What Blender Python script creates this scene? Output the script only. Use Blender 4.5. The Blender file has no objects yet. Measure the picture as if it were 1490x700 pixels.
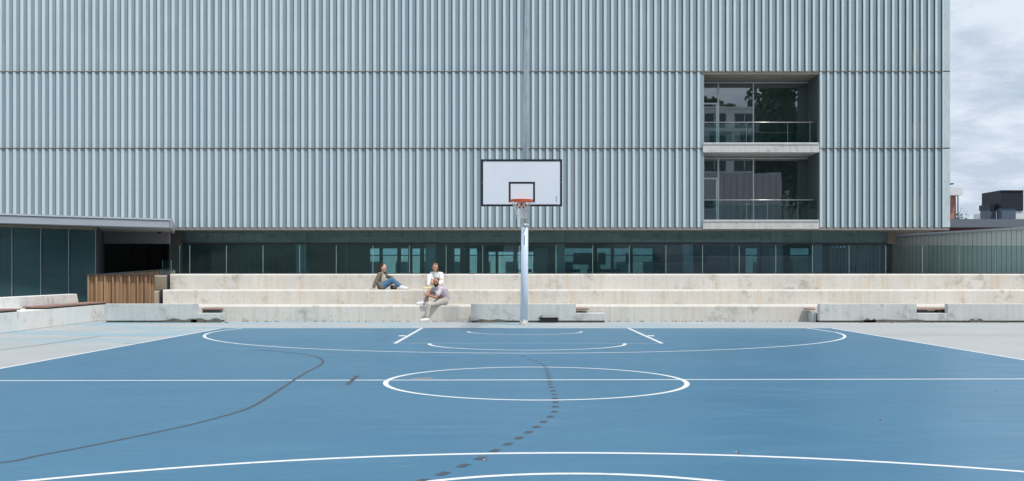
import bpy, bmesh, math, random
from mathutils import Vector, Matrix, noise
R = math.radians
random.seed(7)
sc = bpy.context.scene
col = sc.collection

# ---------------------------------------------------------------- camera
CH, F, VX, VY = 1.24, 1600.0, 744.0, 401.0
cam = bpy.data.objects.new('camera', bpy.data.cameras.new('camera'))
col.objects.link(cam)
cam.location = (0, 0, CH); cam.rotation_euler = (R(90), 0, 0)
cam.data.sensor_width = 36; cam.data.lens = F / 1490 * 36
cam.data.shift_x = 1 / 1490; cam.data.shift_y = 51 / 1490
cam.data.clip_start = .1; cam.data.clip_end = 3000
sc.camera = cam

# ---------------------------------------------------------------- sky, sun, exposure
SUN_AZ, SUN_EL = 43, 60          # degrees to the right of straight behind the camera; height
w = bpy.data.worlds.new('World'); sc.world = w; w.use_nodes = True
nt = w.node_tree; nt.nodes.clear()
def wn(t, **k):
    n = nt.nodes.new(t)
    for a, b in k.items(): setattr(n, a, b)
    return n
out = wn('ShaderNodeOutputWorld'); bg = wn('ShaderNodeBackground'); bg.inputs[1].default_value = .10
sky = wn('ShaderNodeTexSky', sky_type='NISHITA', sun_disc=False)
sky.sun_elevation = R(SUN_EL); sky.sun_rotation = R(180 - SUN_AZ); sky.air_density = 1.0; sky.dust_density = .6
geo = wn('ShaderNodeTexCoord'); sep = wn('ShaderNodeSeparateXYZ'); nt.links.new(geo.outputs['Generated'], sep.inputs[0])
def math_(op, a, b=None, clamp=False):
    n = wn('ShaderNodeMath', operation=op, use_clamp=clamp)
    for i, v in enumerate((a, b)):
        if v is None: continue
        if isinstance(v, (int, float)): n.inputs[i].default_value = v
        else: nt.links.new(v, n.inputs[i])
    return n.outputs[0]
zz = math_('ADD', math_('MAXIMUM', sep.outputs[2], 0.0), .22)
px = math_('DIVIDE', sep.outputs[0], zz); py = math_('DIVIDE', sep.outputs[1], zz)
cmb = wn('ShaderNodeCombineXYZ'); nt.links.new(px, cmb.inputs[0]); nt.links.new(py, cmb.inputs[1])
n1 = wn('ShaderNodeTexNoise'); n1.inputs['Scale'].default_value = 1.7; n1.inputs['Detail'].default_value = 9; n1.inputs['Roughness'].default_value = .55
n1.inputs['Distortion'].default_value = .35
nt.links.new(cmb.outputs[0], n1.inputs['Vector'])
n2 = wn('ShaderNodeTexNoise'); n2.inputs['Scale'].default_value = 4.6; n2.inputs['Detail'].default_value = 7; n2.inputs['Roughness'].default_value = .6
mp = wn('ShaderNodeMapping'); mp.inputs['Location'].default_value = (3.1, 1.7, 0); nt.links.new(cmb.outputs[0], mp.inputs[0]); nt.links.new(mp.outputs[0], n2.inputs['Vector'])
r1 = wn('ShaderNodeMapRange'); r1.inputs[1].default_value = .30; r1.inputs[2].default_value = .52; r1.inputs[3].default_value = .55; nt.links.new(n1.outputs[0], r1.inputs[0])
cr = wn('ShaderNodeValToRGB'); nt.links.new(n2.outputs[0], cr.inputs[0])
cr.color_ramp.elements[0].position = .42; cr.color_ramp.elements[0].color = (5.6, 6.55, 7.8, 1)
cr.color_ramp.elements[1].position = .60; cr.color_ramp.elements[1].color = (7.6, 8.4, 9.5, 1)
mx = wn('ShaderNodeMix', data_type='RGBA'); nt.links.new(r1.outputs[0], mx.inputs[0]); nt.links.new(sky.outputs[0], mx.inputs[6]); nt.links.new(cr.outputs[0], mx.inputs[7])
nt.links.new(mx.outputs[2], bg.inputs[0]); nt.links.new(bg.outputs[0], out.inputs[0])

sd = bpy.data.lights.new('sun', 'SUN'); sd.energy = 3.2; sd.angle = R(4.0); sd.color = (1, .955, .89)
sun = bpy.data.objects.new('sun', sd); col.objects.link(sun)
sv = Vector((math.sin(R(SUN_AZ)) * math.cos(R(SUN_EL)), -math.cos(R(SUN_AZ)) * math.cos(R(SUN_EL)), math.sin(R(SUN_EL))))
sun.rotation_euler = sv.to_track_quat('Z', 'Y').to_euler()
sc.view_settings.view_transform = 'Standard'; sc.view_settings.look = 'None'
sc.view_settings.exposure = 0.0; sc.view_settings.gamma = 1

# ---------------------------------------------------------------- materials
M = {}
class NT:
    def __init__(s, name):
        s.m = bpy.data.materials.new(name); s.m.use_nodes = True; s.t = s.m.node_tree
        s.p = s.t.nodes['Principled BSDF']; s.out = s.t.nodes['Material Output']; M[name] = s.m
        s.tc = s.n('ShaderNodeTexCoord')
    def n(s, t, **k):
        n = s.t.nodes.new(t)
        for a, b in k.items(): setattr(n, a, b)
        return n
    def l(s, a, b): s.t.links.new(a, b)
    def vec(s, scale=(1, 1, 1), loc=(0, 0, 0), src='Object'):
        m = s.n('ShaderNodeMapping'); m.inputs['Scale'].default_value = scale; m.inputs['Location'].default_value = loc
        s.l(s.tc.outputs[src], m.inputs[0]); return m.outputs[0]
    def noise(s, scale, detail=4, rough=.55, vec=None):
        n = s.n('ShaderNodeTexNoise'); n.inputs['Scale'].default_value = scale; n.inputs['Detail'].default_value = detail; n.inputs['Roughness'].default_value = rough
        s.l(vec if vec is not None else s.vec(), n.inputs['Vector']); return n.outputs[0]
    def ramp(s, v, lo, hi, a=0., b=1.):
        r = s.n('ShaderNodeMapRange'); r.inputs[1].default_value = lo; r.inputs[2].default_value = hi; r.inputs[3].default_value = a; r.inputs[4].default_value = b
        s.l(v, r.inputs[0]); return r.outputs[0]
    def mix(s, fac, a, b, blend='MIX'):
        m = s.n('ShaderNodeMix', data_type='RGBA', blend_type=blend)
        for sock, v in ((m.inputs[0], fac), (m.inputs[6], a), (m.inputs[7], b)):
            if isinstance(v, (int, float)): sock.default_value = v
            elif isinstance(v, (tuple, list)): sock.default_value = (*v, 1)
            else: s.l(v, sock)
        return m.outputs[2]
    def mul(s, a, b, op='MULTIPLY'):
        m = s.n('ShaderNodeMath', operation=op)
        for i, v in enumerate((a, b)):
            if isinstance(v, (int, float)): m.inputs[i].default_value = v
            else: s.l(v, m.inputs[i])
        return m.outputs[0]
    def set(s, col=None, rough=None, metal=None, bump=None, bstr=.3, bdist=.01, spec=None, coat=None):
        p = s.p
        for nm, v in (('Base Color', col), ('Roughness', rough), ('Metallic', metal), ('Specular IOR Level', spec), ('Coat Weight', coat)):
            if v is None: continue
            if isinstance(v, (int, float)): p.inputs[nm].default_value = v
            elif isinstance(v, (tuple, list)): p.inputs[nm].default_value = (*v, 1)
            else: s.l(v, p.inputs[nm])
        if bump is not None:
            b = s.n('ShaderNodeBump'); b.inputs['Strength'].default_value = bstr; b.inputs['Distance'].default_value = bdist
            s.l(bump, b.inputs['Height']); s.l(b.outputs[0], p.inputs['Normal'])
        return s.m

def plain(name, c, rough=.6, metal=0., var=.12, scale=6, spec=.5, vscale=(1, 1, 1)):
    t = NT(name); n = t.noise(scale, 5, .6, t.vec(vscale))
    d = tuple(x * (1 - var * 1.6) for x in c); h = tuple(min(1, x * (1 + var)) for x in c)
    return t.set(col=t.mix(t.ramp(n, .3, .7), d, h), rough=t.ramp(n, .3, .7, max(0, rough - .07), min(1, rough + .07)), metal=metal, spec=spec, bump=n, bstr=.08)

def concrete(name, base, stain, streak, pit=.55, pale=None):
    t = NT(name)
    big = t.noise(.8, 6, .6)
    mid = t.noise(5, 6, .65)
    fine = t.noise(60, 4, .6)
    vs = t.noise(1, 5, .6, t.vec((7, 7, .35)))                    # board marks and run-off, vertical
    vs2 = t.noise(1, 3, .5, t.vec((28, 28, .6), (4, 1, 2)))
    c = t.mix(t.ramp(big, .35, .68), base, tuple(x * .86 for x in base))
    c = t.mix(t.mul(t.ramp(vs, .5, .66), streak), c, stain)
    c = t.mix(t.mul(t.ramp(vs2, .55, .72), .30), c, tuple(min(1, x * 1.25) for x in base))
    c = t.mix(t.mul(t.ramp(mid, .60, .72), .35), c, tuple(x * .55 for x in base))
    patch = t.mul(t.ramp(t.noise(1.3, 6, .7, t.vec((1, 1, 1), (9, 3, 5))), .505, .62), t.ramp(mid, .45, .60))
    c = t.mix(t.mul(patch, .62), c, tuple(x * .45 for x in base))
    v = t.n('ShaderNodeTexVoronoi'); v.inputs['Scale'].default_value = 12; v.inputs['Randomness'].default_value = 1; t.l(t.vec(), v.inputs['Vector'])
    pits = t.mul(t.ramp(v.outputs['Distance'], .09, .17, 1, 0), t.ramp(t.noise(3, 3, .5, t.vec((1, 1, 1), (2, 7, 1))), .48, .58))
    c = t.mix(t.mul(pits, pit), c, tuple(x * .22 for x in base))
    c = t.mix(t.ramp(fine, .3, .7, 0, .18), c, tuple(x * .7 for x in base))
    h = t.mul(t.mul(fine, .5), t.mul(pits, -1.5), 'ADD')
    return t.set(col=c, rough=.85, bump=h, bstr=.35, bdist=.006, spec=.3)

concrete('concrete_beige', (.69, .665, .615), (.62, .50, .37), .6, .8)
concrete('concrete_grey', (.60, .625, .615), (.48, .50, .49), .45, .8)
concrete('concrete_pale', (.84, .835, .81), (.74, .69, .62), .3, .45)
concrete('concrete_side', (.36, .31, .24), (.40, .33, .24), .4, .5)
concrete('slab_concrete', (.62, .62, .61), (.40, .33, .24), .4, .6)
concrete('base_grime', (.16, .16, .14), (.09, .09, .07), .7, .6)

# court paint
t = NT('court_blue')
a = t.noise(.35, 6, .6); b = t.noise(1, 6, .65, t.vec((.8, 3.2, 1), (3, 3, 0))); c3 = t.noise(40, 3, .6); sw = t.noise(1, 4, .6, t.vec((2.0, 9, 1), (8, 1, 0)))
base = (.032, .148, .262)
c = t.mix(t.ramp(a, .3, .7), base, (.048, .176, .290))
c = t.mix(t.mul(t.ramp(b, .52, .75), .45), c, (.12, .25, .35))
c = t.mix(t.mul(t.ramp(sw, .62, .78), .5), c, (.16, .27, .34))
gg = t.noise(2.2, 5, .7, t.vec((1, 1.6, 1), (5, 5, 0)))
c = t.mix(t.mul(t.ramp(gg, .68, .76), .5), c, (.22, .28, .29))
c = t.mix(t.ramp(c3, .3, .7, 0, .12), c, (.03, .12, .22))
sc1 = t.n('ShaderNodeTexVoronoi', feature='DISTANCE_TO_EDGE'); sc1.inputs['Scale'].default_value = .55; t.l(t.vec((1, 1.9, 1), (1, 2, 0)), sc1.inputs['Vector'])
c = t.mix(t.mul(t.mul(t.ramp(sc1.outputs['Distance'], .0015, .006, 1, 0), t.ramp(a, .50, .62)), .5), c, (.035, .11, .18))
st1 = t.noise(.22, 7, .68, t.vec((1, 1, 1), (12, 4, 0)))
c = t.mix(t.mul(t.ramp(st1, .54, .64), .30), c, (.035, .135, .245))
spk = t.n('ShaderNodeTexVoronoi'); spk.inputs['Scale'].default_value = 3.2; t.l(t.vec(), spk.inputs['Vector'])
c = t.mix(t.mul(t.mul(t.ramp(spk.outputs['Distance'], .025, .05, 1, 0), t.ramp(t.noise(.9, 3, .5), .5, .56)), .7), c, (.33, .38, .38))
rr = t.ramp(b, .3, .7, .30, .44)
t.set(col=c, rough=rr, bump=c3, bstr=.10, bdist=.002, spec=.38)
# pale ground paint with bluish blotches
t = NT('ground_paint')
a = t.noise(.5, 6, .6); bl = t.noise(1, 5, .6, t.vec((.35, 1.1, 1), (2.2, 6, 0))); f = t.noise(30, 4, .6)
sepn = t.n('ShaderNodeSeparateXYZ'); t.l(t.tc.outputs['Object'], sepn.inputs[0])
left = t.ramp(sepn.outputs[0], 7.5, 0, .12, 1)
far = t.ramp(sepn.outputs[1], 18, 23, .1, 1)
c = t.mix(t.ramp(a, .3, .7), (.385, .40, .40), (.455, .465, .46))
blu = t.mul(t.mul(t.ramp(bl, .47, .56), left), far)
c = t.mix(t.mul(blu, .85), c, (.25, .42, .50))
c = t.mix(t.mul(t.ramp(t.noise(2.3, 6, .7, t.vec((.5, 2, 1))), .6, .7), .35), c, (.27, .28, .25))
c = t.mix(t.ramp(f, .35, .7, 0, .25), c, (.27, .27, .26))
t.set(col=c, rough=.6, bump=f, bstr=.15, bdist=.003, spec=.35)
# painted lines
def linemat(name, cc, base=(.07, .20, .31), wear=.6):
    t = NT(name); n = t.noise(9, 6, .7); n2 = t.noise(70, 3, .6)
    c = t.mix(t.mul(t.ramp(n, .56, .72), wear), cc, base); c = t.mix(t.ramp(n2, .5, .8, 0, .3), c, base)
    t.set(col=c, rough=.45, spec=.4)
linemat('line_white', (.80, .81, .80)); linemat('line_faint', (.50, .58, .62), wear=.7); linemat('line_dark', (.050, .055, .062), wear=.45)
linemat('line_ghost', (.14, .35, .50), wear=.6); linemat('scrape', (.42, .28, .20), wear=.6); linemat('joint_dark', (.2, .2, .19), (.5, .5, .5))

# facade fins: coated metal
t = NT('fin_metal')
oi = t.n('ShaderNodeObjectInfo')
st = t.noise(1, 4, .6, t.vec((9, 9, .5))); cl = t.noise(.8, 4, .6)
c = t.mix(t.ramp(cl, .3, .7), (.50, .60, .64), (.58, .67, .70))
c = t.mix(t.ramp(oi.outputs['Random'], 0, 1, 0, .30), c, (.42, .52, .58))
c = t.mix(t.mul(t.ramp(st, .55, .75), .25), c, (.36, .40, .42))
sz = t.n('ShaderNodeSeparateXYZ'); t.l(t.tc.outputs['Object'], sz.inputs[0])
band = t.mul(t.ramp(sz.outputs[2], .36, .38, 1, 0), .10)
c = t.mix(band, c, (.28, .33, .37))
jn = t.mul(t.mul(t.ramp(sz.outputs[2], 3.80, 3.95, 0, 1), t.ramp(sz.outputs[2], .0, .12, 1, 0), 'ADD'), t.ramp(t.noise(5, 4, .7, t.vec((3, 3, .8))), .42, .7))
c = t.mix(t.mul(jn, .35), c, (.30, .27, .23))
t.set(col=c, rough=.5, metal=.0, spec=.4)

t = NT('fin_blade')
sb = t.n('ShaderNodeSeparateXYZ'); t.l(t.tc.outputs['Object'], sb.inputs[0])
oi = t.n('ShaderNodeObjectInfo'); st = t.noise(1, 4, .6, t.vec((9, 9, .5))); cl = t.noise(.5, 4, .6)
c = t.mix(t.ramp(cl, .3, .7), (.305, .395, .445), (.365, .455, .505)); c = t.mix(t.ramp(oi.outputs['Random'], 0, 1, 0, .45), c, (.25, .36, .46))
c = t.mix(t.mul(t.ramp(st, .55, .75), .25), c, (.20, .26, .30))
jn = t.mul(t.mul(t.ramp(sb.outputs[2], 3.80, 3.95, 0, 1), t.ramp(sb.outputs[2], .0, .12, 1, 0), 'ADD'), t.ramp(t.noise(5, 4, .7, t.vec((3, 3, .8))), .42, .7))
c = t.mix(t.mul(jn, .35), c, (.30, .27, .23))
t.set(col=c, rough=.28, spec=.5)
tr = t.n('ShaderNodeBsdfTransparent'); tr.inputs[0].default_value = (.75, .85, .9, 1); mxx = t.n('ShaderNodeMixShader'); mxx.inputs[0].default_value = .20
t.l(t.p.outputs[0], mxx.inputs[1]); t.l(tr.outputs[0], mxx.inputs[2]); t.l(mxx.outputs[0], t.out.inputs[0])
plain('joint_brown', (.20, .165, .13), .8)
plain('inner_slate', (.15, .18, .20), .8)
plain('wall_dark', (.035, .04, .045), .8)
plain('reveal_dark', (.08, .105, .115), .6)
plain('pillar_dark', (.12, .115, .11), .8)
plain('wall_lilac', (.22, .215, .235), .8, var=.06)
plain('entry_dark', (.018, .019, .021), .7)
plain('soffit', (.30, .28, .25), .8, scale=2)
plain('edge_grey', (.36, .36, .35), .7)
plain('roof_fascia', (.36, .39, .44), .5, .2, var=.05, scale=2, vscale=(.4, .4, 3))
plain('roof_lip', (.48, .52, .56), .45, .3, var=.05)
plain('aluminium', (.62, .66, .68), .4, .5, var=.05)
plain('alu_mull', (.28, .30, .32), .5, .3)
plain('alu_dark', (.05, .06, .065), .5, .2)
plain('steel_rail', (.6, .6, .58), .3, .8, var=.05)
plain('interior_floor', (.25, .25, .24), .6)
plain('interior_wall', (.42, .43, .43), .8, var=.05, scale=2)
plain('interior_pale', (.62, .64, .62), .8, var=.05, scale=2)
plain('screen_dark', (.05, .07, .08), .4)
plain('bulkhead', (.74, .76, .75), .8, var=.05, scale=1)
plain('column_paint', (.66, .68, .66), .8, var=.08, scale=2)
plain('panel_yellow', (.75, .50, .10), .6); plain('panel_blue', (.04, .09, .20), .5)
plain('mast_galv', (.48, .53, .57), .35, .6, var=.12, scale=8, vscale=(1, 1, .4))
t = NT('mast_paint'); n = t.noise(5, 5, .6, t.vec((2, 2, .5)))
t.set(col=t.mix(t.ramp(n, .3, .7), (.58, .68, .80), (.66, .75, .85)), rough=.28, spec=.6, bump=n, bstr=.05)
plain('mast_base', (.60, .60, .56), .8, var=.35, scale=14)
t = NT('board_white'); n = t.noise(4, 5, .6); n2 = t.noise(1.6, 4, .6)
c = t.mix(t.ramp(n2, .3, .75), (.78, .81, .86), (.84, .86, .90)); c = t.mix(t.mul(t.ramp(n, .62, .75), .12), c, (.5, .5, .5)); t.set(col=c, rough=.35)
plain('tape_black', (.012, .013, .016), .5); plain('rim_orange', (.62, .10, .025), .45, var=.12)
plain('net_cord', (.72, .71, .66), .9); plain('bolt_steel', (.55, .55, .55), .3, .9); plain('mark_blue', (.04, .11, .38), .5)
plain('mark_board', (.10, .30, .60), .5)
# timber
def wood(name, a, b):
    t = NT(name); oi = t.n('ShaderNodeObjectInfo')
    g = t.noise(1, 6, .65, t.vec((40, 40, 1.2))); kn = t.noise(3, 4, .6)
    c = t.mix(t.ramp(g, .3, .7), a, b)
    c = t.mix(t.ramp(oi.outputs['Random'], 0, 1, 0, .55), c, tuple(x * .55 for x in a))
    c = t.mix(t.mul(t.ramp(kn, .6, .75), .3), c, tuple(x * .4 for x in a))
    t.set(col=c, rough=.75, bump=g, bstr=.2, spec=.3)
wood('cedar', (.36, .21, .115), (.50, .32, .19))
wood('deck', (.30, .17, .14), (.42, .27, .22))
plain('brick', (.46, .22, .17), .85, var=.2, scale=5)
plain('wing_band', (.125, .145, .18), .6, var=.05); plain('white_render', (.72, .73, .74), .8, var=.06); plain('unit_dark', (.008, .015, .026), .6, var=.2, vscale=(1, 1, 8)); plain('unit_grey', (.09, .125, .17), .6, var=.08)
plain('red_dark', (.10, .02, .015), .7); plain('render_lilac', (.50, .45, .47), .85, var=.08, scale=1); plain('render_pale', (.78, .76, .74), .85, var=.06, scale=1)
plain('bark', (.10, .075, .05), .9, var=.3); plain('grass_hill', (.05, .075, .03), .9, var=.4, scale=.3)
def leafmat(name, a, b):
    t = NT(name); n = t.noise(1.2, 4, .6); n2 = t.noise(9, 3, .6)
    c = t.mix(t.ramp(n, .35, .65), a, b); c = t.mix(t.ramp(n2, .3, .7, 0, .4), c, tuple(x * .6 for x in a)); t.set(col=c, rough=.6, spec=.3)
plain('grass_hill2', (.045, .058, .045), .9)
leafmat('leaf_dark', (.04, .07, .03), (.08, .13, .05)); leafmat('leaf_mid', (.05, .09, .025), (.09, .14, .04))
# glass: tinted see-through mixed with a fresnel reflection
def glass(name, tint, ior=1.5, rough=0.0, haze=0., hazecol=(.4, .5, .45), lo=0.0):
    t = NT(name); tr = t.n('ShaderNodeBsdfTransparent'); tr.inputs[0].default_value = (*tint, 1)
    gl = t.n('ShaderNodeBsdfGlossy'); gl.inputs['Roughness'].default_value = rough; gl.inputs[0].default_value = (.92, .97, 1, 1)
    wv = t.noise(.7, 2, .5); bp = t.n('ShaderNodeBump'); bp.inputs['Strength'].default_value = .06; bp.inputs['Distance'].default_value = .012; t.l(wv, bp.inputs['Height']); t.l(bp.outputs[0], gl.inputs['Normal'])
    fr = t.n('ShaderNodeFresnel'); fr.inputs[0].default_value = ior
    last = tr.outputs[0]
    if haze:
        df = t.n('ShaderNodeBsdfDiffuse'); df.inputs[0].default_value = (*hazecol, 1)
        m0 = t.n('ShaderNodeMixShader'); m0.inputs[0].default_value = haze; t.l(last, m0.inputs[1]); t.l(df.outputs[0], m0.inputs[2]); last = m0.outputs[0]
    m = t.n('ShaderNodeMixShader'); t.l(t.ramp(fr.outputs[0], 0, 1, lo, 1), m.inputs[0]); t.l(last, m.inputs[1]); t.l(gl.outputs[0], m.inputs[2])
    t.l(m.outputs[0], t.out.inputs[0]); return t.m
glass('glass_teal', (.66, .82, .86), 1.45, lo=.04, haze=.10, hazecol=(.24,.40,.45))
glass('glass_balcony', (.34, .46, .47), 1.8, lo=.16, haze=.14, hazecol=(.24,.35,.37))
glass('glass_pavilion', (.30, .50, .53), 1.4, rough=.10, lo=.03, haze=.16, hazecol=(.16, .36, .40))
glass('glass_clear', (.80, .90, .90), 1.45, lo=.02)
glass('glass_dim', (.50, .60, .60), 1.3)
glass('glass_rear', (.86, .97, .95), 1.3)
glass('glass_edge', (.5, .8, .78), 1.5, lo=.15, haze=.5, hazecol=(.55, .72, .72))
glass('glass_channel', (.55, .72, .65), 1.4, rough=.25, haze=.68, hazecol=(.78, .86, .82))
glass('glass_upper', (.76, .88, .89), 1.4, lo=.01, haze=.28, hazecol=(.31, .44, .46))
def cloth(name, c, var=.12):
    t = NT(name); n = t.noise(14, 4, .6); n2 = t.noise(120, 2, .5)
    t.set(col=t.mix(t.ramp(n, .3, .7), tuple(x * (1 - var) for x in c), tuple(min(1, x * (1 + var)) for x in c)), rough=.9, bump=n, bstr=.5, bdist=.012, spec=.2)
cloth('skin_light', (.60, .37, .29), .06); cloth('skin_tan', (.44, .24, .16), .06)
cloth('skin_warm', (.56, .32, .225), .06); cloth('cloth_white', (.80, .80, .79), .04); cloth('cloth_lilac', (.62, .545, .60)); cloth('cloth_stone', (.52, .48, .42)); cloth('cloth_grey_trouser', (.42, .39, .38))
cloth('jean_blue', (.10, .20, .33), .25); cloth('jacket_olive', (.17, .16, .125), .2); cloth('shirt_cream', (.55, .48, .40)); cloth('shoe_white', (.82, .82, .84), .04)
cloth('hair_brown', (.05, .027, .018), .4); cloth('hair_blond', (.19, .10, .055), .3); cloth('hair_dark', (.025, .016, .012), .3); cloth('lip', (.40, .13, .11), .05); cloth('eye_dark', (.03, .02, .02), .05)
cloth('shoe_cream', (.74, .62, .36), .1); cloth('bag_taupe', (.16, .12, .10), .2); cloth('bag_beige', (.55, .48, .36), .1); cloth('sole', (.6, .6, .6), .1)
plain('rubber_black', (.01, .01, .012), .6)

# ---------------------------------------------------------------- mesh helpers
class MB:
    def __init__(s): s.v = []; s.f = []
    def add(s, vs, fs):
        o = len(s.v); s.v += [tuple(v) for v in vs]; s.f += [tuple(i + o for i in f) for f in fs]; return s
    def box(s, x0, x1, y0, y1, z0, z1):
        return s.add([(x0,y0,z0),(x1,y0,z0),(x1,y1,z0),(x0,y1,z0),(x0,y0,z1),(x1,y0,z1),(x1,y1,z1),(x0,y1,z1)],
                     [(0,3,2,1),(4,5,6,7),(0,1,5,4),(1,2,6,5),(2,3,7,6),(3,0,4,7)])
    def prism(s, poly, z0, z1):            # poly: list of (x,y) anticlockwise
        n = len(poly)
        return s.add([(x,y,z0) for x,y in poly] + [(x,y,z1) for x,y in poly],
                     [tuple(range(n))[::-1], tuple(range(n, 2*n))] + [(i,(i+1)%n,(i+1)%n+n,i+n) for i in range(n)])
    def profx(s, prof, x0, x1):            # prof: list of (y,z), extruded along x
        n = len(prof)
        return s.add([(x0,y,z) for y,z in prof] + [(x1,y,z) for y,z in prof],
                     [tuple(range(n)), tuple(range(n, 2*n))[::-1]] + [(i,i+n,(i+1)%n+n,(i+1)%n) for i in range(n)])
    def tube(s, pts, rad, seg=8, caps=True):
        pts = [Vector(p) for p in pts]; n = len(pts)
        rads = rad if isinstance(rad, (list, tuple)) else [rad]*n
        o = len(s.v)
        for i, p in enumerate(pts):
            d = (pts[min(i+1,n-1)] - pts[max(i-1,0)]).normalized()
            u = d.cross(Vector((0,0,1)) if abs(d.z) < .9 else Vector((1,0,0))).normalized(); v = d.cross(u)
            for k in range(seg):
                a = 2*math.pi*k/seg; s.v.append(tuple(p + (u*math.cos(a) + v*math.sin(a))*rads[i]))
        for i in range(n-1):
            for k in range(seg):
                a = o+i*seg+k; b = o+i*seg+(k+1)%seg; s.f.append((a, b, b+seg, a+seg))
        if caps: s.f.append(tuple(o+k for k in range(seg))[::-1]); s.f.append(tuple(o+(n-1)*seg+k for k in range(seg)))
        return s
    def ell(s, c, r, m=None, u=12, v=8):   # ellipsoid; m optional 3x3 orientation
        c = Vector(c); o = len(s.v); m = m or Matrix.Identity(3)
        for j in range(v+1):
            th = math.pi*j/v
            for i in range(u):
                ph = 2*math.pi*i/u
                s.v.append(tuple(c + m @ Vector((r[0]*math.sin(th)*math.cos(ph), r[1]*math.sin(th)*math.sin(ph), r[2]*math.cos(th)))))
        for j in range(v):
            for i in range(u):
                a=o+j*u+i; b=o+j*u+(i+1)%u; s.f.append((a, a+u, b+u, b))
        return s
def mesh(name, mb, smooth=False):
    me = bpy.data.meshes.new(name); me.from_pydata(mb.v, [], mb.f); me.validate(); me.update()
    bm = bmesh.new(); bm.from_mesh(me); bmesh.ops.remove_doubles(bm, verts=bm.verts, dist=1e-6) ; bmesh.ops.recalc_face_normals(bm, faces=bm.faces); bm.to_mesh(me); bm.free()
    if smooth: me.shade_smooth()
    return me
def wloc(o):
    v = Vector((0,0,0))
    while o: v += Vector(o.location); o = o.parent
    return v
def link(name, me, m, parent=None, at=None, bevel=0, **props):
    """mesh in world coordinates unless at is given (then mesh is local to at, world position)"""
    o = bpy.data.objects.new(name, me); col.objects.link(o)
    if m and not me.materials: me.materials.append(M[m])
    p = wloc(parent) if parent else Vector((0,0,0))
    o.location = (Vector(at) if at is not None else Vector((0,0,0))) - p
    if parent: o.parent = parent
    if bevel:
        b = o.modifiers.new('bevel', 'BEVEL'); b.width = bevel; b.segments = 2; b.limit_method = 'ANGLE'
    for k, v in props.items(): o[k] = v
    return o
def part(name, mb, m, parent=None, smooth=False, bevel=0, **props):
    return link(name, mesh(name, mb, smooth), m, parent, bevel=bevel, **props)
def box(name, dims, m, parent=None, bevel=0, **props):
    return part(name, MB().box(*dims), m, parent, bevel=bevel, **props)
def thing(name, label, cat, loc, group=None):
    o = bpy.data.objects.new(name, None); col.objects.link(o); o.location = loc; o.empty_display_size = .2
    o['label'] = label; o['category'] = cat
    if group: o['group'] = group
    return o
def X(x, Y): return (x - VX) * Y / F
def Z(y, Y): return CH + (VY - y) * Y / F
def G(x, y):
    Y = F*CH/(y - VY); return (X(x, Y), Y)

# ---------------------------------------------------------------- ground and court
g = MB(); g.add([(-400,-400,0),(400,-400,0),(400,600,0),(-400,600,0)], [(0,1,2,3)])
part('ground', g, 'ground_paint', kind='structure')
CX = .34; BL = 25.85; XL, XR = -6.80, 7.52
court = part('court', MB().add([(XL,-14,.004),(XR,-14,.004),(XR,BL,.004),(XL,BL,.004)], [(0,1,2,3)]), 'court_blue', kind='structure')
def strip(name, pts, wd, m='line_white', z=.0046, closed=False, parent=court):
    pts = [Vector((p[0], p[1], z)) for p in pts]; n = len(pts); mb = MB(); vs = []
    for i in range(n):
        a = pts[(i-1) % n] if closed else pts[max(i-1,0)]; b = pts[(i+1) % n] if closed else pts[min(i+1,n-1)]
        d = (b-a).normalized(); u = Vector((d.y,-d.x,0))*wd*.46
        vs += [pts[i]-u, pts[i]+u]
    k = n if closed else n-1
    mb.add(vs, [(2*i, 2*i+1, (2*i+3) % (2*n), (2*i+2) % (2*n)) for i in range(k)])
    return part(name, mb, m, parent)
def arc(cx, cy, r, a0, a1, n=64): return [(cx + r*math.cos(R(a0+(a1-a0)*i/n)), cy + r*math.sin(R(a0+(a1-a0)*i/n))) for i in range(n+1)]
def spline(P, k=6):
    o = []
    for i in range(len(P)-1):
        p0, p1, p2, p3 = (Vector(P[max(i-1,0)]), Vector(P[i]), Vector(P[i+1]), Vector(P[min(i+2,len(P)-1)]))
        for j in range(k):
            t = j/k; o.append(.5*((2*p1)+(p2-p0)*t+(2*p0-5*p1+4*p2-p3)*t*t+(3*p1-p0-3*p2+p3)*t**3))
    o.append(Vector(P[-1])); return [(v[0], v[1]) for v in o]
strip('baseline', [(XL-.05, BL), (XR+.05, BL)], .07, 'line_faint')
strip('sideline', [(XL,-14), (XL,BL)], .06); strip('sideline', [(XR,-14), (XR,BL)], .06)
strip('halfway_line', [(-6.79,12.92), (-2,12.99), (.3,13.03), (4,13.10), (7.5,13.18)], .075)
strip('centre_circle', [(.286+1.745*math.cos(R(k*3.75)), 12.88+1.97*math.sin(R(k*3.75))) for k in range(96)], .066, z=.0049, closed=True)
three = [(CX-6.62, BL-.05)] + arc(.27, 24.31, 6.77, 190, 350, 90) + [(CX+6.8, BL+.0)]
three = [(-6.32, BL-.05), (-6.50, 24.6)] + arc(.27, 24.31, 6.80, 183, 357, 90) + [(7.02, 24.7), (6.95, BL)]
strip('three_point_line', three, .064, z=.0048)
strip('key_line', [(-2.10,BL), (-2.12,20.0)], .070, z=.0053); strip('key_line', [(2.745,BL), (2.745,20.0)], .070, z=.0053)
strip('free_throw_line', [(-2.12,20.06), (2.745,20.06)], .05, 'line_faint', z=.0051)
strip('free_throw_circle', arc(.286, 19.98, 1.77, 180, 360, 60), .070, z=.0054)
strip('no_charge_line', arc(.298, 24.25, 1.25, 180, 360, 48), .062, z=.0054)
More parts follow.
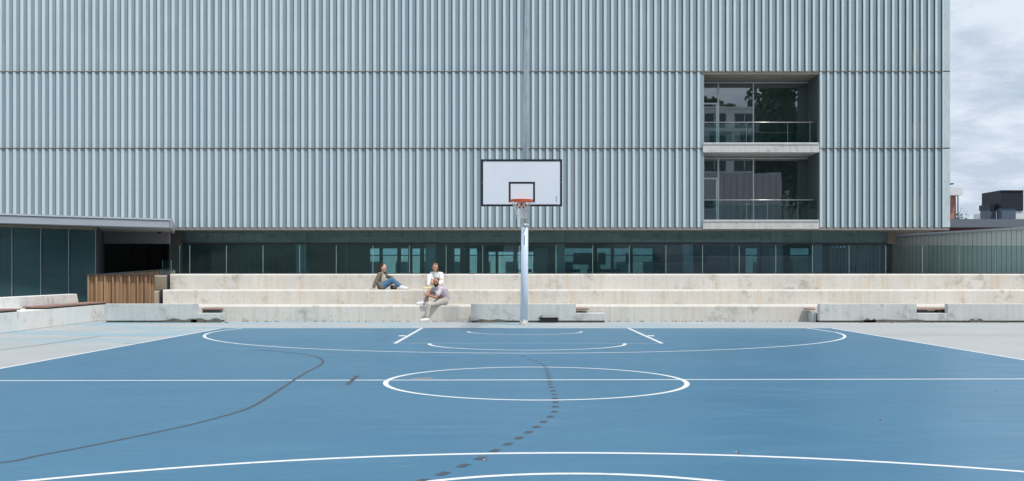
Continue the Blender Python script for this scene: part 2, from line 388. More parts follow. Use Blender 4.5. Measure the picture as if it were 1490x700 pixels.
for sx, xx in ((-1,-2.12), (1,2.745)):
    strip('lane_mark', [(xx+sx*.05, 22.55), (xx+sx*.19, 22.55)], .34, z=.0055)
    for yy in (24.0, 21.5, 20.65): strip('lane_mark', [(xx+sx*.05, yy), (xx+sx*.15, yy)], .06, 'line_faint', z=.0055)
strip('three_point_line', arc(.409, 1.862, 5.80, 0, 180, 110), .066, z=.0048)
strip('free_throw_circle', arc(.3785, 5.287, 1.572, 0, 180, 60), .066, z=.0051)
hb = [(0,625),(160,595),(320,565),(480,533),(640,500),(800,465),(920,434),(1040,398),(1110,363),(1180,318),(1245,275),(1300,240),(1350,215),(1370,198),(1360,182),(1320,168),(1220,155),(1080,143)]
hbp = [G(x/2.916, y/2.916+460) for x, y in hb]
ext = [(hbp[0][0]-k*.55, hbp[0][1]-k*.30) for k in (5,4,3,2,1)]
strip('handball_line', spline(ext+hbp), .042, 'line_dark', z=.0056)
strip('handball_line', spline([hbp[-1]] + [G(x/2.916, y/2.916+460) for x, y in [(900,130),(700,120),(520,115)]]), .045, 'line_ghost', z=.0056)
dash = [(760,172),(790,184),(815,193),(835,202),(850,211),(858,220),(862,229),(864,238),(866,247),(868,256),(871,266),(874,278),(877,290),(882,303),(888,319),(893,335),(897,351),(899,367),(899,386),(895,407),(877,428),(850,450),(819,472),(783,495),(744,519),(698,545),(643,573),(580,606),(508,637),(422,671),(332,702)]
dp = [Vector(G(x/2.916+500, y/2.916+460)) for x, y in dash]
for i, p in enumerate(dp):
    a, b = dp[max(i-1,0)], dp[min(i+1,len(dp)-1)]; d = (b-a).normalized(); q = d*.062
    strip('line_dash', [p-q, p+q], .062, 'line_dark', z=.0058)
p, q = G(505.5,560.3), G(520,547.2); strip('seven_metre_mark', [p, q], .06, 'line_dark', z=.0058)
strip('scrape', [G(600,551.8), G(630,550.6)], .10, 'scrape', z=.0060)
for P in ([G(0,509.5), G(60,502), G(143,489.5)], [G(143,489.5), G(240,489)], [G(1285,487.5), G(1490,487.8)]):
    strip('paving_joint', P, .03, 'joint_dark', z=.004, parent=None)['kind'] = 'structure'

# ---------------------------------------------------------------- concrete tiers
T = [(29.7, .44, -10.55), (30.8, .845, -9.76), (31.9, 1.29, -9.90)]

tiers = thing('concrete_steps', 'three long beige concrete seating tiers with bright top edges running across behind the court', 'steps', (0, 29.7, 0))
def tier(x0, x1, y, z0, z1, depth, m, parent, name='tier'):
    c = .042
    part(name, MB().profx([(y,z0),(y,z1-c),(y+c,z1),(y+depth,z1),(y+depth,z0)], x0, x1), m, parent)
xj = [-10.55, -3.6, 3.1, 9.9, 16.8, 26.5]
for i, (y, z, xl) in enumerate(T):
    js = [xl] + [q + (0, .0, .0)[i] for q in xj[1:]]
    for a, b in zip(js[:-1], js[1:]): tier(a+.0012, b-.0012, y, 0 if i == 0 else T[i-1][1]-.05, z, 1.14 if i < 2 else .9, 'concrete_beige', tiers)
# flank of the tiers beside the timber screen
flank = thing('step_flank', 'short tan concrete end blocks between the timber screen and the left end of the tiers', 'steps', (-10.3, 31, 0))
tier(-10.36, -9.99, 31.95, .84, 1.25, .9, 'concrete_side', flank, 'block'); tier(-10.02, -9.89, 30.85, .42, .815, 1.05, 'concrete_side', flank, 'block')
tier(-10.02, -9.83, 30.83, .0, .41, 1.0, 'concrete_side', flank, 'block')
box('metal_edge', (-9.99, -9.95, 31.93, 32.5, .86, 1.28), 'alu_dark', flank); box('metal_edge', (-9.885, -9.86, 30.9, 31.3, .45, .835), 'alu_dark', flank)
terr = part('terrace', MB().prism([(-10.3,32.8),(30,32.8),(30,92),(-34,92),(-34,57.6),(-17,57.6),(-17,52),(-10.3,40)], .0, 1.275), 'edge_grey'); terr['kind'] = 'structure'

# ---------------------------------------------------------------- low grey benches at the foot of the tiers
BF = 26.6*1600/1600
BF = 1984/(469.3-401)            # front face distance
def bench(label, x0, x1, notches, seats, lowends, name='concrete_bench', patches=()):
    """front wall x0..x1 with notches [(a,b)] lowered; timber seats behind"""
    b = thing(name, label, 'bench', ((x0+x1)/2, BF, 0), 'grey concrete benches along the foot of the tiers')
    xs = sorted([x0, x1] + [v for n in notches for v in n]); H0, H1 = .245, .495
    for a, c in zip(xs[:-1], xs[1:]):
        if c-a < 1e-4: continue
        low = any(abs(a-n[0]) < 1e-6 for n in notches)
        y1 = BF + .62
        part('block', MB().box(a, c, BF, y1 if low else BF+.22, .045, H0 if low else H1), 'concrete_grey', b, bevel=.012)
        if not low: part('seat_base', MB().box(a+.002, c-.002, BF+.223, y1, .045, H0-.003), 'concrete_grey', b)
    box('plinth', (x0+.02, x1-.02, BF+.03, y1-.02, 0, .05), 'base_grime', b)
    for a, c in lowends:
        part('block', MB().box(a, c, BF+.23, BF+.62, .0, .26), 'concrete_grey', b, bevel=.01)
    for a, c in seats:
        s = None
        for k in range(3):
            box('seat_plank', (a, c, BF+.26+k*.125, BF+.26+k*.125+.115, .325, .36), 'deck', b, bevel=.004)
        for q in ((a+.28*(c-a), c-.12) if c-a > .4 else ()):
            box('seat_bracket', (q-.12, q+.12, BF+.30, BF+.55, H0, .325), 'alu_dark', b)
    for (px_, wd, hh) in patches:
        mb = MB(); n = 9; top = [(px_-wd/2 + wd*i/n, .06+hh*(.5+.5*math.sin(i*1.3+px_))*(.3 if i in (0,n) else 1)) for i in range(n+1)]
        poly = [(px_-wd/2, .0)] + [(px_+wd/2, .0)] + top[::-1]
        nn = len(poly); mb.add([(x, BF-.03, z) for x, z in poly] + [(x, BF+.02, z) for x, z in poly], [tuple(range(nn)), tuple(range(nn,2*nn))[::-1]] + [(i,(i+1)%nn,(i+1)%nn+nn,i+nn) for i in range(nn)])
        part('mortar_patch', mb, 'base_grime' if hh < .07 else 'concrete_grey', b)
    return b
xb = lambda p: X(p, BF)
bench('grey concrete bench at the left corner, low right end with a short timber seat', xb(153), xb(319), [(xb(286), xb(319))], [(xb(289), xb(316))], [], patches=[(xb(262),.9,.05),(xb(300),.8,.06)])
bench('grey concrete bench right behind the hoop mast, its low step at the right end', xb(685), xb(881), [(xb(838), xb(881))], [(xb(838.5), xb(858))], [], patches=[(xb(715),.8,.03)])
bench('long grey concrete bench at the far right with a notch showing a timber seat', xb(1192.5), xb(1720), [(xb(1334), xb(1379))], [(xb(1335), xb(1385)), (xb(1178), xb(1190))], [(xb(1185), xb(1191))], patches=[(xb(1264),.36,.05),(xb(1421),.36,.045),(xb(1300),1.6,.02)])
# black scupper at the foot of the middle bench
dr = thing('drain_scupper', 'black drain opening with a chipped cap at the foot of the bench behind the mast', 'drain', (xb(800), BF-.1, 0))
a, c = xb(786), xb(812)
box('trough', (a, c, BF-.14, BF-.02, .012, .115), 'rubber_black', dr, bevel=.012); box('lid', (a-.012, c+.012, BF-.15, BF-.015, .117, .133), 'rubber_black', dr, bevel=.004)
part('chip', MB().tube([(a-.05,BF-.12,.10),(a+.02,BF-.12,.15),(a+.06,BF-.10,.19)], [.02,.035,.012], 6), 'unit_grey', dr)
# loose patches of mortar & grime on the ground along the benches
mb = MB()
for i in range(260):
    x = random.uniform(xb(157), xb(1490)); y = BF - abs(random.gauss(0,.09)) - .02; s = random.uniform(.006,.028)
    if xb(335) < x < xb(680) or xb(885) < x < xb(1180): y = 29.66 - abs(random.gauss(0,.06))
    mb.ell((x,y,s*.3), (s*1.6, s, s*.5), u=5, v=3)
for i in range(150):
    tt = random.random(); x = -11.4-.46*tt + abs(random.gauss(0,.1)) + .02; y = 21.5+6.8*tt; s = random.uniform(.006,.022)
    mb.ell((x,y,s*.3), (s*1.5, s, s*.5), u=5, v=3)
part('grit', mb, 'base_grime', label='dark grit and crumbs gathered along the foot of the benches and tiers', category='debris', kind='stuff')

# ---------------------------------------------------------------- long white bench on the left
A0, A1 = Vector((G(0,485.6)[0], G(0,485.6)[1], 0)), Vector((G(157,465.3)[0], G(157,465.3)[1], 0))
dv = (A1-A0).normalized(); nv = Vector((-dv.y, dv.x, 0))          # nv points away from the court (left)
if nv.x > 0: nv = -nv
lb = thing('long_bench', 'long pale concrete bench on the left with a raised back and red-brown timber seats', 'bench', A0)
def seg(name, s0, s1, prof, m, bevel=0):     # prof: (offset away from court, z); s measured from A0 along the bench
    n = len(prof); P = [A0 + dv*s0 + nv*o + Vector((0,0,z)) for o, z in prof] + [A0 + dv*s1 + nv*o + Vector((0,0,z)) for o, z in prof]
    return part(name, MB().add(P, [tuple(range(n)), tuple(range(n,2*n))[::-1]] + [(i,i+n,(i+1)%n+n,(i+1)%n) for i in range(n)]), m, lb, bevel=bevel)
LEN = (A1-A0).length
# joint at px 67: find distance
def s_at(px_):
    k = (px_-VX)/F; return (k*A0.y - A0.x)/(dv.x - k*dv.y)
sj = s_at(66)
for s0, s1 in ((-10, sj-4.2), (sj-4.19, sj-.012), (sj+.012, LEN+.45)):
    seg('seat_block', s0, s1, [(0,.0),(0,.44),(.62,.44),(.62,0)], 'concrete_pale', .012)
sbk = s_at(143)-.2
n = 4; zt = .74
P0 = -10; prof = [(.63,.0),(.60,zt),(.84,zt),(.86,.0)]
P = [A0+dv*P0+nv*o+Vector((0,0,z)) for o,z in prof] + [A0+dv*(LEN-.25 if z < .5 else LEN-.75)+nv*o+Vector((0,0,z)) for o,z in prof]
part('back_wall', MB().add(P, [(0,1,2,3),(7,6,5,4)]+[(i,i+4,(i+1)%4+4,(i+1)%4) for i in range(4)]), 'concrete_pale', lb, bevel=.012)
for s0, s1, of in ((-6, s_at(29), 0), (s_at(67), LEN+.02, -.0)):
    nn = max(1, round((s1-s0)/2.3))
    for j in range(nn):
        a, b = s0+(s1-s0)*j/nn, s0+(s1-s0)*(j+1)/nn
        for k in range(4):
            seg('seat_plank', a+.004, b-.004, [(-.01+k*.142,.475),(-.01+k*.142,.505),(-.01+k*.142+.134,.505),(-.01+k*.142+.134,.475)], 'deck')
    seg('seat_frame', s0+.05, s1-.05, [(.05,.442),(.05,.474),(.5,.474),(.5,.442)], 'alu_dark')

# ---------------------------------------------------------------- timber screen
fence = thing('timber_screen', 'screen of upright cedar boards with a thin grey cap left of the tiers', 'fence', (X(175,31.5), 31.5, 0))
Yf = 31.5; x0, x1 = X(128,Yf), X(223.5,Yf); n = 26
for i in range(n):
    a = x0 + (x1-x0)*i/n; wd = (x1-x0)/n; off = random.choice([0,0,.02,-.018]); 
    box('board', (a+.004, a+wd-.004, Yf+off, Yf+off+.028, .02, 1.255), 'cedar', fence)
for i in range(8):
    a = x0 + (x1-x0)*(i+.05)/8; box('batten', (a, a+.045, Yf-.07, Yf-.022, .02, 1.26), 'cedar', fence)
box('back_board', (x0, x1, Yf+.06, Yf+.09, .02, 1.24), 'cedar', fence)
box('cap', (x0-.03, X(246,Yf), Yf-.10, Yf+.12, 1.262, 1.292), 'alu_dark', fence)
for i in range(11):
    a = X(163,Yf)+i*.115; part('bolt', MB().ell((a, Yf-.03, Z(410,Yf)), (.012,.012,.012), u=6, v=4), 'rubber_black', fence)
ramp = thing('ramp_rail', 'low timber-clad ramp side rising to the terrace behind the screen', 'rail', (X(200,33.5), 33.5, 1.275))
Yr = 33.6; nr = 18
for i in range(nr):
    a = X(150,Yr)+(X(232,Yr)-X(150,Yr))*i/nr; b = X(150,Yr)+(X(232,Yr)-X(150,Yr))*(i+1)/nr; zt = 1.27+.135*(i/nr)
    box('board', (a+.003, b-.003, Yr, Yr+.03, .1, zt), 'cedar', ramp)
part('cap', MB().add([(X(150,Yr),Yr-.05,1.275),(X(252,Yr),Yr-.05,1.43),(X(252,Yr),Yr+.08,1.43),(X(150,Yr),Yr+.08,1.275),(X(150,Yr),Yr-.05,1.30),(X(252,Yr),Yr-.05,1.455),(X(252,Yr),Yr+.08,1.455),(X(150,Yr),Yr+.08,1.30)], [(0,3,2,1),(4,5,6,7),(0,1,5,4),(1,2,6,5),(2,3,7,6),(3,0,4,7)]), 'alu_dark', ramp)
box('side_wall', (X(233,Yr), X(252,Yr), Yr+.01, Yr+.2, 1.27, 1.40), 'concrete_side', ramp)

# ---------------------------------------------------------------- glass balustrade on the top tier
bal = thing('glass_balustrade', 'clear frameless glass balustrade standing along the top tier', 'balustrade', (0, 32.4, 1.29))
Yb = 32.4; zb, zt = 1.285, Z(357.3, Yb)
xs = [X(261.5,Yb), X(276.3,Yb)] + [X(276.3+53.3*k, Yb) for k in range(1, 33)]
def pane(name, x0, x1, y, z0, z1, m, parent, th=.016, **k): return box(name, (x0, x1, y, y+th, z0, z1), m, parent, **k)
for a, b in zip(xs[:-1], xs[1:]):
    pane('pane', a+.012, b-.012, Yb, zb, zt, 'glass_clear', bal)
    box('pane_edge', (b-.0115, b+.0015, Yb-.004, Yb+.02, zb, zt), 'glass_edge', bal)
box('base_channel', (xs[0], xs[-1], Yb-.03, Yb+.05, 1.276, 1.31), 'alu_dark', bal)
for (a, b, zz_) in ((X(248.5,Yb), X(260.5,Yb), zt), (X(235.5,33.2), X(248,33.2), Z(378.5,33.2))):
    yy = Yb if zz_ == zt else 33.2
    pane('end_pane', a, b, yy+.05, 1.27, zz_, 'glass_clear', bal); box('pane_edge', (b-.001, b+.012, yy+.046, yy+.07, 1.27, zz_), 'glass_edge', bal)

# ---------------------------------------------------------------- school building
YF = 57.142; S = F/YF                        # 28 px per metre
SB = thing('school_building', 'large school building clad in pale blue-grey vertical fins above a glazed ground floor', 'building', (0, YF, 0))
ROW = [(Z(331,YF), Z(216.6,YF)), (Z(215.2,YF), Z(104.8,YF)), (Z(103.4,YF), Z(-8,YF)), (Z(-9.4,YF), Z(-120,YF))]
XK = lambda k: X(259.9 + 10.484*k, YF)
PF = [(-.004,.02),(0,.0),(.016,-.010),(.05,-.002),(.10,.026),(.146,.060),(.20,.064),(.28,.070),(.360,.083),(.360,.098),(.25,.088),(.146,.08),(.10,.05),(.04,.02),(.015,.03)]
BLADE = (5,6,7,8,9,10)                        # profile edges that belong to the translucent blade
def finmesh(h):
    n = len(PF); mb = MB(); mb.add([(x,y,0) for x,y in PF] + [(x,y,h) for x,y in PF], [tuple(range(n)), tuple(range(n,2*n))[::-1]] + [(i,i+n,(i+1)%n+n,(i+1)%n) for i in range(n)])
    me = mesh('fin', mb, False)
    me.materials.append(M['fin_metal']); me.materials.append(M['fin_blade']); paint(me, 0)
    return me
def paint(me, x0=None):
    for p in me.polygons:
        c = p.center; x = c.x if x0 is not None else (c.x - XK(0)) % (10.484/S)
        if abs(p.normal.z) < .5 and x > .150: p.material_index = 1
XK = lambda k: X(259.9 + 10.484*k, YF)
fm = [finmesh(b-a) for a, b in ROW]
slots = []
for r_, (a, b) in enumerate(ROW):
    for k in range(-62, 107):
        if r_ < 2 and 73 <= k <= 88: continue
        x = 259.9+10.484*k
        vis = 0 if (r_ < 3 and -5 < x) else 10000
        if r_ == 0 and x < 248: vis = 50
        slots.append((vis + r_*300 + abs(x-744)*.1, r_, k))
slots.sort()
stuffmb = MB()
for i, (q, r_, k) in enumerate(slots):
    z0 = ROW[r_][0]
    if i < 300:
        o = link('fin', fm[r_], 'fin_metal', SB, at=(XK(k), YF, z0)); o.rotation_euler = (0, 0, R(random.gauss(0, 1.1)))
    else:
        h = ROW[r_][1]-z0; n = len(PF); x_ = XK(k); an = R(random.gauss(0,1.1)); ca, sa = math.cos(an), math.sin(an)
        pp = [(x_+x*ca-y*sa, YF+x*sa+y*ca) for x, y in PF]
        stuffmb.add([(x,y,z0) for x,y in pp] + [(x,y,z0+h) for x,y in pp], [tuple(range(n)), tuple(range(n,2*n))[::-1]] + [(i2,i2+n,(i2+1)%n+n,(i2+1)%n) for i2 in range(n)])
stuffmb.v = [(x, y, z-ROW[2][0]) for x, y, z in stuffmb.v]
o = link('fin_screen', mesh('fin_screen', stuffmb), 'fin_metal', SB, at=(0, 0, ROW[2][0]), kind='stuff'); o.data.materials.append(M['fin_blade']); paint(o.data)
XE = X(1383, YF); XW = XK(-62)
# corner plate at the right end
for a, b in ROW: box('corner_plate', (X(1371.6,YF)+.0, XE, YF+.012, YF+.10, a, b), 'fin_metal', SB, bevel=.03)
BX0, BX1 = X(1024.3,YF), X(1191.5,YF)         # balcony opening
zj = [ROW[0][1]+.025, ROW[1][1]+.025, ROW[2][1]+.025]
for i, z in enumerate(zj):
    if i == 0: rs = [(XW, BX0), (BX1, XE)]
    else: rs = [(XW, XE)]
    for a, b in rs: box('joint_rail', (a, b, YF+.01, YF+.10, z-.011, z+.011), 'joint_brown', SB)
# the wall behind the fins
for a, b, z0, z1 in ((XW, BX0-.1, 3.76, 20.1), (BX1+.1, XE-.15, 3.76, 20.1), (BX0-.1, BX1+.1, Z(106,YF), 20.1)):
    box('inner_wall', (a, b, YF+.42, YF+.62, z0, z1), 'inner_slate', SB)
    for (r0, r1) in ROW:
        for zc in (r0+.42, r0+.18, r1-.25):
            if zc > z0: box('inner_rail', (a, b, YF+.34, YF+.40, zc-.02, zc+.02), 'aluminium', SB)
box('side_wall', (XE-.14, XE-.02, YF+.11, 78, 3.76, 20.1), 'roof_lip', SB)
box('rear_wall', (XW, XE-.02, 78, 78.2, 3.76, 20.1), 'wall_lilac', SB)
box('roof', (XW, XE-.02, YF+.12, 78.2, 20.1, 20.3), 'edge_grey', SB)
for zc in ((Z(318,YF), Z(287,YF)), (Z(207,YF), Z(178,YF)), (Z(97,YF), Z(71,YF))):
    box('coloured_panel', (X(1322,YF), X(1343,YF), YF+.102, YF+.115, *zc), 'panel_yellow', SB)
    box('coloured_panel', (X(1346,YF), X(1371,YF), YF+.102, YF+.115, *zc), 'panel_blue', SB)
# floor edge and soffit
def edge(a, b):  # brown strips paint in the shadow lines above and below the trim
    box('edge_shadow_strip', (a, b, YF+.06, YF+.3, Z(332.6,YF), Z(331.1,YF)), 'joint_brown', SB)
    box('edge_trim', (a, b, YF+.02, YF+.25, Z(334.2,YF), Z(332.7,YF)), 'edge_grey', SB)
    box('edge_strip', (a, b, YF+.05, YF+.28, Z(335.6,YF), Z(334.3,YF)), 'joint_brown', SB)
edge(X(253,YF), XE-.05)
box('soffit', (XW, XE-.1, YF+.10, 78, 3.62, 3.70), 'soffit', SB)

# two-storey balcony recess
YG = 59.3
zs = [(Z(321.8,YF), Z(222.4,YF)), (Z(208.8,YF), Z(108,YF))]       # clear openings
slabs = [(Z(333.2,YF), Z(321.8,YF)), (Z(221.6,YF), Z(209.6,YF))]
for (a, b) in slabs:
    box('balcony_slab', (BX0-.05, BX1+.02, YF-.015, YG+.3, a, b), 'slab_concrete', SB)
    box('balcony_sill', (BX0-.03, BX1-.01, YF-.05, YF+.22, b-.03, b+.065), 'aluminium', SB, bevel=.01)
box('recess_ceiling', (BX0-.1, BX1+.1, YF+.05, 63.5, Z(107,YF)-.02, Z(107,YF)+.1), 'soffit', SB)
box('recess_side', (BX1+.0, BX1+.09, YF+.03, YG, slabs[0][1], Z(108,YF)), 'reveal_dark', SB)
box('recess_side', (BX0-.09, BX0-.01, YF+.12, YG, slabs[0][1], Z(108,YF)), 'reveal_dark', SB)
XG = lambda p: X(p, YG)
for j, (a, b) in enumerate(zs):
    zb_, zt_ = a+.0, b
    mull = [BX0, XG(1045), XG(1096), XG(1180)]
    fr = box('window_frame', (BX0, BX1, YG-.03, YG+.05, zt_-.10, zt_-.02), 'aluminium', SB)
    box('sill', (BX0, BX1, YG-.03, YG+.05, zb_, zb_+.06), 'aluminium', fr)
    for m_, wd in ((mull[1], .09), (mull[2], .06), (mull[3], .06)): box('mullion', (m_-wd/2, m_+wd/2, YG-.05, YG+.05, zb_+.06, zt_-.10), 'aluminium', fr)
    for p, q in ((BX0, mull[1]-.045), (mull[1]+.045, mull[2]-.03), (mull[2]+.03, mull[3]-.03), (mull[3]+.03, BX1)):
        if p == BX0:
            zd = Z(152 if j else 261, YG); d = box('balcony_door', (mull[1]-.13, mull[1]-.05, YG-.045, YG+.045, zb_+.06, zd), 'aluminium', SB)
            box('door_head', (BX0, mull[1]-.05, YG-.046, YG+.046, zd, zd+.08), 'aluminium', d)
            pane('door_pane', BX0+.01, mull[1]-.135, YG, zb_+.065, zd-.005, 'glass_balcony', d)
            pane('window_pane', BX0+.01, mull[1]-.05, YG, zd+.085, zt_-.105, 'glass_balcony', SB)
        else: pane('window_pane', p+.005, q-.005, YG, zb_+.065, zt_-.105, 'glass_balcony', SB)
    box('room_floor', (BX0-.05, BX1+.0, YG+.31, 64.5, zb_-.25, zb_-.02), 'interior_floor', SB)
    box('room_wall', (BX0-.05, BX1+.0, 64.5, 64.6, zb_, zt_), 'interior_wall', SB)
    box('room_wall', (BX1-.02, BX1+.06, YG+.1, 64.5, zb_, zt_), 'interior_wall', SB); box('room_wall', (BX0-.1, BX0-.02, YG+.1, 64.5, zb_, zt_), 'interior_wall', SB)
    if j == 0: box('room_ceiling', (BX0, BX1, YG+.31, 64.5, zt_, zt_+.1), 'interior_wall', SB)
    for q in range(3): box('curtain', (XG(1160)+q*.17, XG(1160)+q*.17+.12, YG+.35, YG+.40, zb_+.02, zt_-.15), 'interior_pale', SB)
    # railing
    rz = Z(177.6 if j else 290.8, YF)
    rl = part('railing', MB().tube([(BX0+.02, YF+.10, rz), (BX1-.28, YF+.10, rz)], .021, 8), 'steel_rail', SB, True)
    ps = [BX0+.03, XG(1081)-.25, XG(1139)-.25, XG(1169)-.2, BX1-.04] if j else [BX0+.03, XG(1081)-.25, XG(1112)-.3, XG(1152)-.2, BX1-.04]
    for a_, b_ in zip(ps[:-1], ps[1:]):
        pane('rail_pane', a_+.006, b_-.006, YF+.115, zb_+.07, rz-.015, 'glass_clear', rl, .012); box('rail_post', (b_-.005, b_+.005, YF+.11, YF+.135, zb_+.07, rz-.01), 'glass_edge', rl)

# glazed ground floor
Y1 = 59.2; X1 = lambda p: X(p, Y1)
GX0, GX1 = X1(262), X1(1302)
gj = [GX0] + [X1(277.3)+.877*j for j in range(0, 44)] ; gj = [q for q in gj if q < X1(1290)] + [X1(1291)]
for a, b in zip(gj[:-1], gj[1:]): pane('upper_pane', a+.009, b-.009, Y1, 3.03, 3.63, 'glass_upper', SB)
lj = gj[::2] + ([gj[-1]] if (len(gj) % 2 == 0) else [])
for a, b in zip(lj[:-1], lj[1:]): pane('shopfront_pane', a+.008, b-.008, Y1, 1.29, 2.93, 'glass_teal', SB)
box('transom', (GX0, X1(1291), Y1-.03, Y1+.06, 2.935, 3.02), 'alu_dark', SB)
box('end_panel', (X1(1291), X1(1302), Y1-.06, Y1+.9, 2.93, 3.62), 'joint_brown', SB)
box('bulkhead', (GX0+.1, X1(1289), Y1+.85, Y1+.95, 2.96, 3.62), 'bulkhead', SB)
for p in (437, 626, 815, 1002, 1190): box('column', (X1(p)-.27, X1(p)+.27, Y1+.12, Y1+.66, 1.27, 3.61), 'column_paint', SB, bevel=.01)
for p in range(300, 1290, 47):
    if min(abs(p-c_) for c_ in (437,626,815,1002,1190)) > 14:
        part('ceiling_lamp', MB().box(X1(p)-.2, X1(p)+.2, Y1+.35, Y1+.55, 3.37, 3.42).tube([(X1(p),Y1+.45,3.42),(X1(p),Y1+.45,3.61)], .012, 5), 'unit_grey', SB)
box('ground_floor', (GX0, GX1, Y1, 71, 1.276, 1.29), 'interior_floor', SB)
box('ceiling', (GX0+.05, GX1-.1, Y1+.96, 71, 3.05, 3.10), 'interior_wall', SB)
Y2 = 70.6; X2 = lambda p: X(p, Y2)
op = [(262,527,0),(530,552,1),(552,556.5,0),(556.5,578,1),(578,583,0),(583,621,1),(621,661,0),(661,694,1),(694,711,0),(711,721,1),(721,725,0),(725,747,1),(747,753,0),(753,776,1),(776,822,0),(822,840,2),(840,863,2),(863,869,0),(869,889,2),(889,894,0),(894,916,2),(916,921,0),(921,950,2),(950,1022,0),(1022,1031,2),(1031,1036,0),(1036,1045,2),(1045,1085,0),(1085,1103,2),(1103,1150,0),(1150,1178,2),(1178,1302,0)]
for a, b, o_ in op:
    if not o_: box('back_wall', (X2(a), X2(b) if b != 527 else X2(530), Y2, Y2+.3, 1.28, 3.04), 'interior_wall', SB)
    else:
        zt_ = Z(361.5 if a < 700 or a > 800 else 366.5, Y2); box('window_head', (X2(a), X2(b), Y2+.01, Y2+.29, zt_, 3.04), 'interior_wall', SB)
        wf = pane('rear_window', X2(a)+.01, X2(b)-.01, Y2+.15, 1.3, zt_-.01, 'glass_rear' if o_ == 1 else 'glass_dim', SB)  # dim panes at right are mostly added to let light into the hall
        box('bar', (X2(a), X2(b), Y2+.12, Y2+.15, Z(371.5,Y2)-.03, Z(371.5,Y2)+.03), 'alu_dark', wf)
for a, b in ((595,601),(612,618),(670,684)): box('pier', (X2(a), X2(b), Y2-.5, Y2-.35, 1.29, Z(362,Y2)), 'concrete_side', SB)
Y3 = 61.4; X3 = lambda p: X(p, Y3)
for a, b in ((777,797),(1120,1140)): box('partition', (X3(a), X3(b), Y3, Y3+.1, 1.29, Z(361.5,Y3)), 'interior_pale', SB)
for a, b in ((834,862),(870,881),(910,916)): box('wall_screen', (X3(a), X3(b), Y3-.05, Y3-.01, Z(385,Y3), Z(368,Y3)), 'screen_dark', SB)
for a in (505, 1060): box('partition', (X3(a), X3(a)+.12, Y1+1.5, Y2-.01, 1.29, 3.04), 'interior_wall', SB)
box('left_end_wall', (GX0+.0, GX0+.1, Y1+.02, Y2+.2, 1.28, 3.62), 'wall_dark', SB)
box('side_pane', (GX1-.15, GX1-.13, Y1+.02, Y2, 1.29, 2.93), 'glass_teal', SB)
for q in range(14): box('blind_slat', (X1(1212)+q*.2, X1(1212)+q*.2+.13, Y1+.5, Y1+.53, 1.30, 2.9), 'interior_wall', SB)
for q in range(30): box('blind_slat', (X1(340)+q*.12, X1(340)+q*.12+.07, Y1+1.0, Y1+1.02, 1.30, 2.9), 'screen_dark', SB)
# a row of office chairs inside, silhouettes above the tier edge
ch0 = None
chairs = [('behind the glass left of the third column', 756), ('between the mast and the wall screen', 768), ('nearest the mast on its right inside the hall', 785), ('just right of the third column under the big screen', 826), ('second under the big screen', 838), ('under the right edge of the big screen', 860), ('left of the three at the next bay', 874), ('middle one of the three at the next bay', 886), ('farthest right of the row of chairs', 897)]
for lab, p in chairs:
    q = (X(p, 63.5), 63.5, 1.29)
    if ch0 is None:
        ch0 = thing('office_chair', 'dark chair inside the hall ' + lab, 'chair', q, 'dark chairs inside the ground floor hall')
        box('seat', (q[0]-.24, q[0]+.24, 63.27, 63.72, 1.72, 1.78), 'screen_dark', ch0); box('backrest', (q[0]-.22, q[0]+.22, 63.70, 63.75, 1.60, 1.72), 'screen_dark', ch0)
        for dx in (-.2,.2):
            for dy in (-.18,.2): part('leg', MB().tube([(q[0]+dx,63.5+dy,1.29),(q[0]+dx,63.5+dy,1.73)], .014, 5), 'screen_dark', ch0)
        ch0.children[0].scale = (1,1,1); ch0.location.z = 1.29-.17
    else:
        c_ = ch0.copy(); col.objects.link(c_); c_.location = (q[0], q[1], 1.12); c_['label'] = 'dark chair inside the hall ' + lab
        for k_ in ch0.children: d_ = k_.copy(); col.objects.link(d_); d_.parent = c_

# entrance recess at the left
box('entry_lintel', (X(151,55.5), X(198,55.5), 55.5, 55.7, Z(354.5,55.5), 3.40), 'wall_lilac', SB)
box('entry_lintel', (X(198.4,55.5), X(246,55.5), 55.5, 55.7, Z(354.5,55.5), 3.40), 'wall_lilac', SB)
box('entry_pillar', (X(246,58.6), X(261.5,58.6), 58.6, 59.15, 1.27, 3.61), 'pillar_dark', SB)
box('entry_side', (X(246,55.8)-.1, X(246,55.8), 55.8, 58.6, 1.28, 3.4), 'entry_dark', SB) if False else None
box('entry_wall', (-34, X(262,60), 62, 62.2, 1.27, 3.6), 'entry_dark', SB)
for a, b in ((190,213),(217,237)):
    d = box('entry_door', (X(a,61.9), X(b,61.9), 61.90, 61.99, 1.28, Z(361,61.9)), 'rubber_black', SB); box('door_frame', (X(a,61.9)-.07, X(a,61.9)-.005, 61.86, 61.99, 1.28, Z(361,61.9)), 'wall_dark', d)

# ---------------------------------------------------------------- left pavilion
PV = thing('glass_pavilion', 'low glass-walled pavilion with a flat grey roof edge at the far left', 'building', (-20, 48, 0))
E0 = Vector((-15.5, 50)); ed = Vector((-1.25, -1)).normalized()
E1 = E0 + ed*24
def wallstrip(name, p, d, s0, s1, th, z0, z1, m, parent, **k):
    u = Vector((d.y, -d.x)) if Vector((d.y,-d.x)).y > 0 else Vector((-d.y, d.x))   # away from the camera
    a, b = p+d*s0, p+d*s1
    poly = [(a.x,a.y),(b.x,b.y),(b.x+u.x*th,b.y+u.y*th),(a.x+u.x*th,a.y+u.y*th)]
    return part(name, MB().prism(poly, z0, z1), m, parent, **k)
wallstrip('roof_fascia', E0, ed, 0, 24, .12, 3.42, 3.72, 'roof_fascia', PV)
wallstrip('roof_lip', E0-Vector((.0,.06)), ed, -.05, 24, .5, 3.745, 3.815, 'roof_lip', PV)
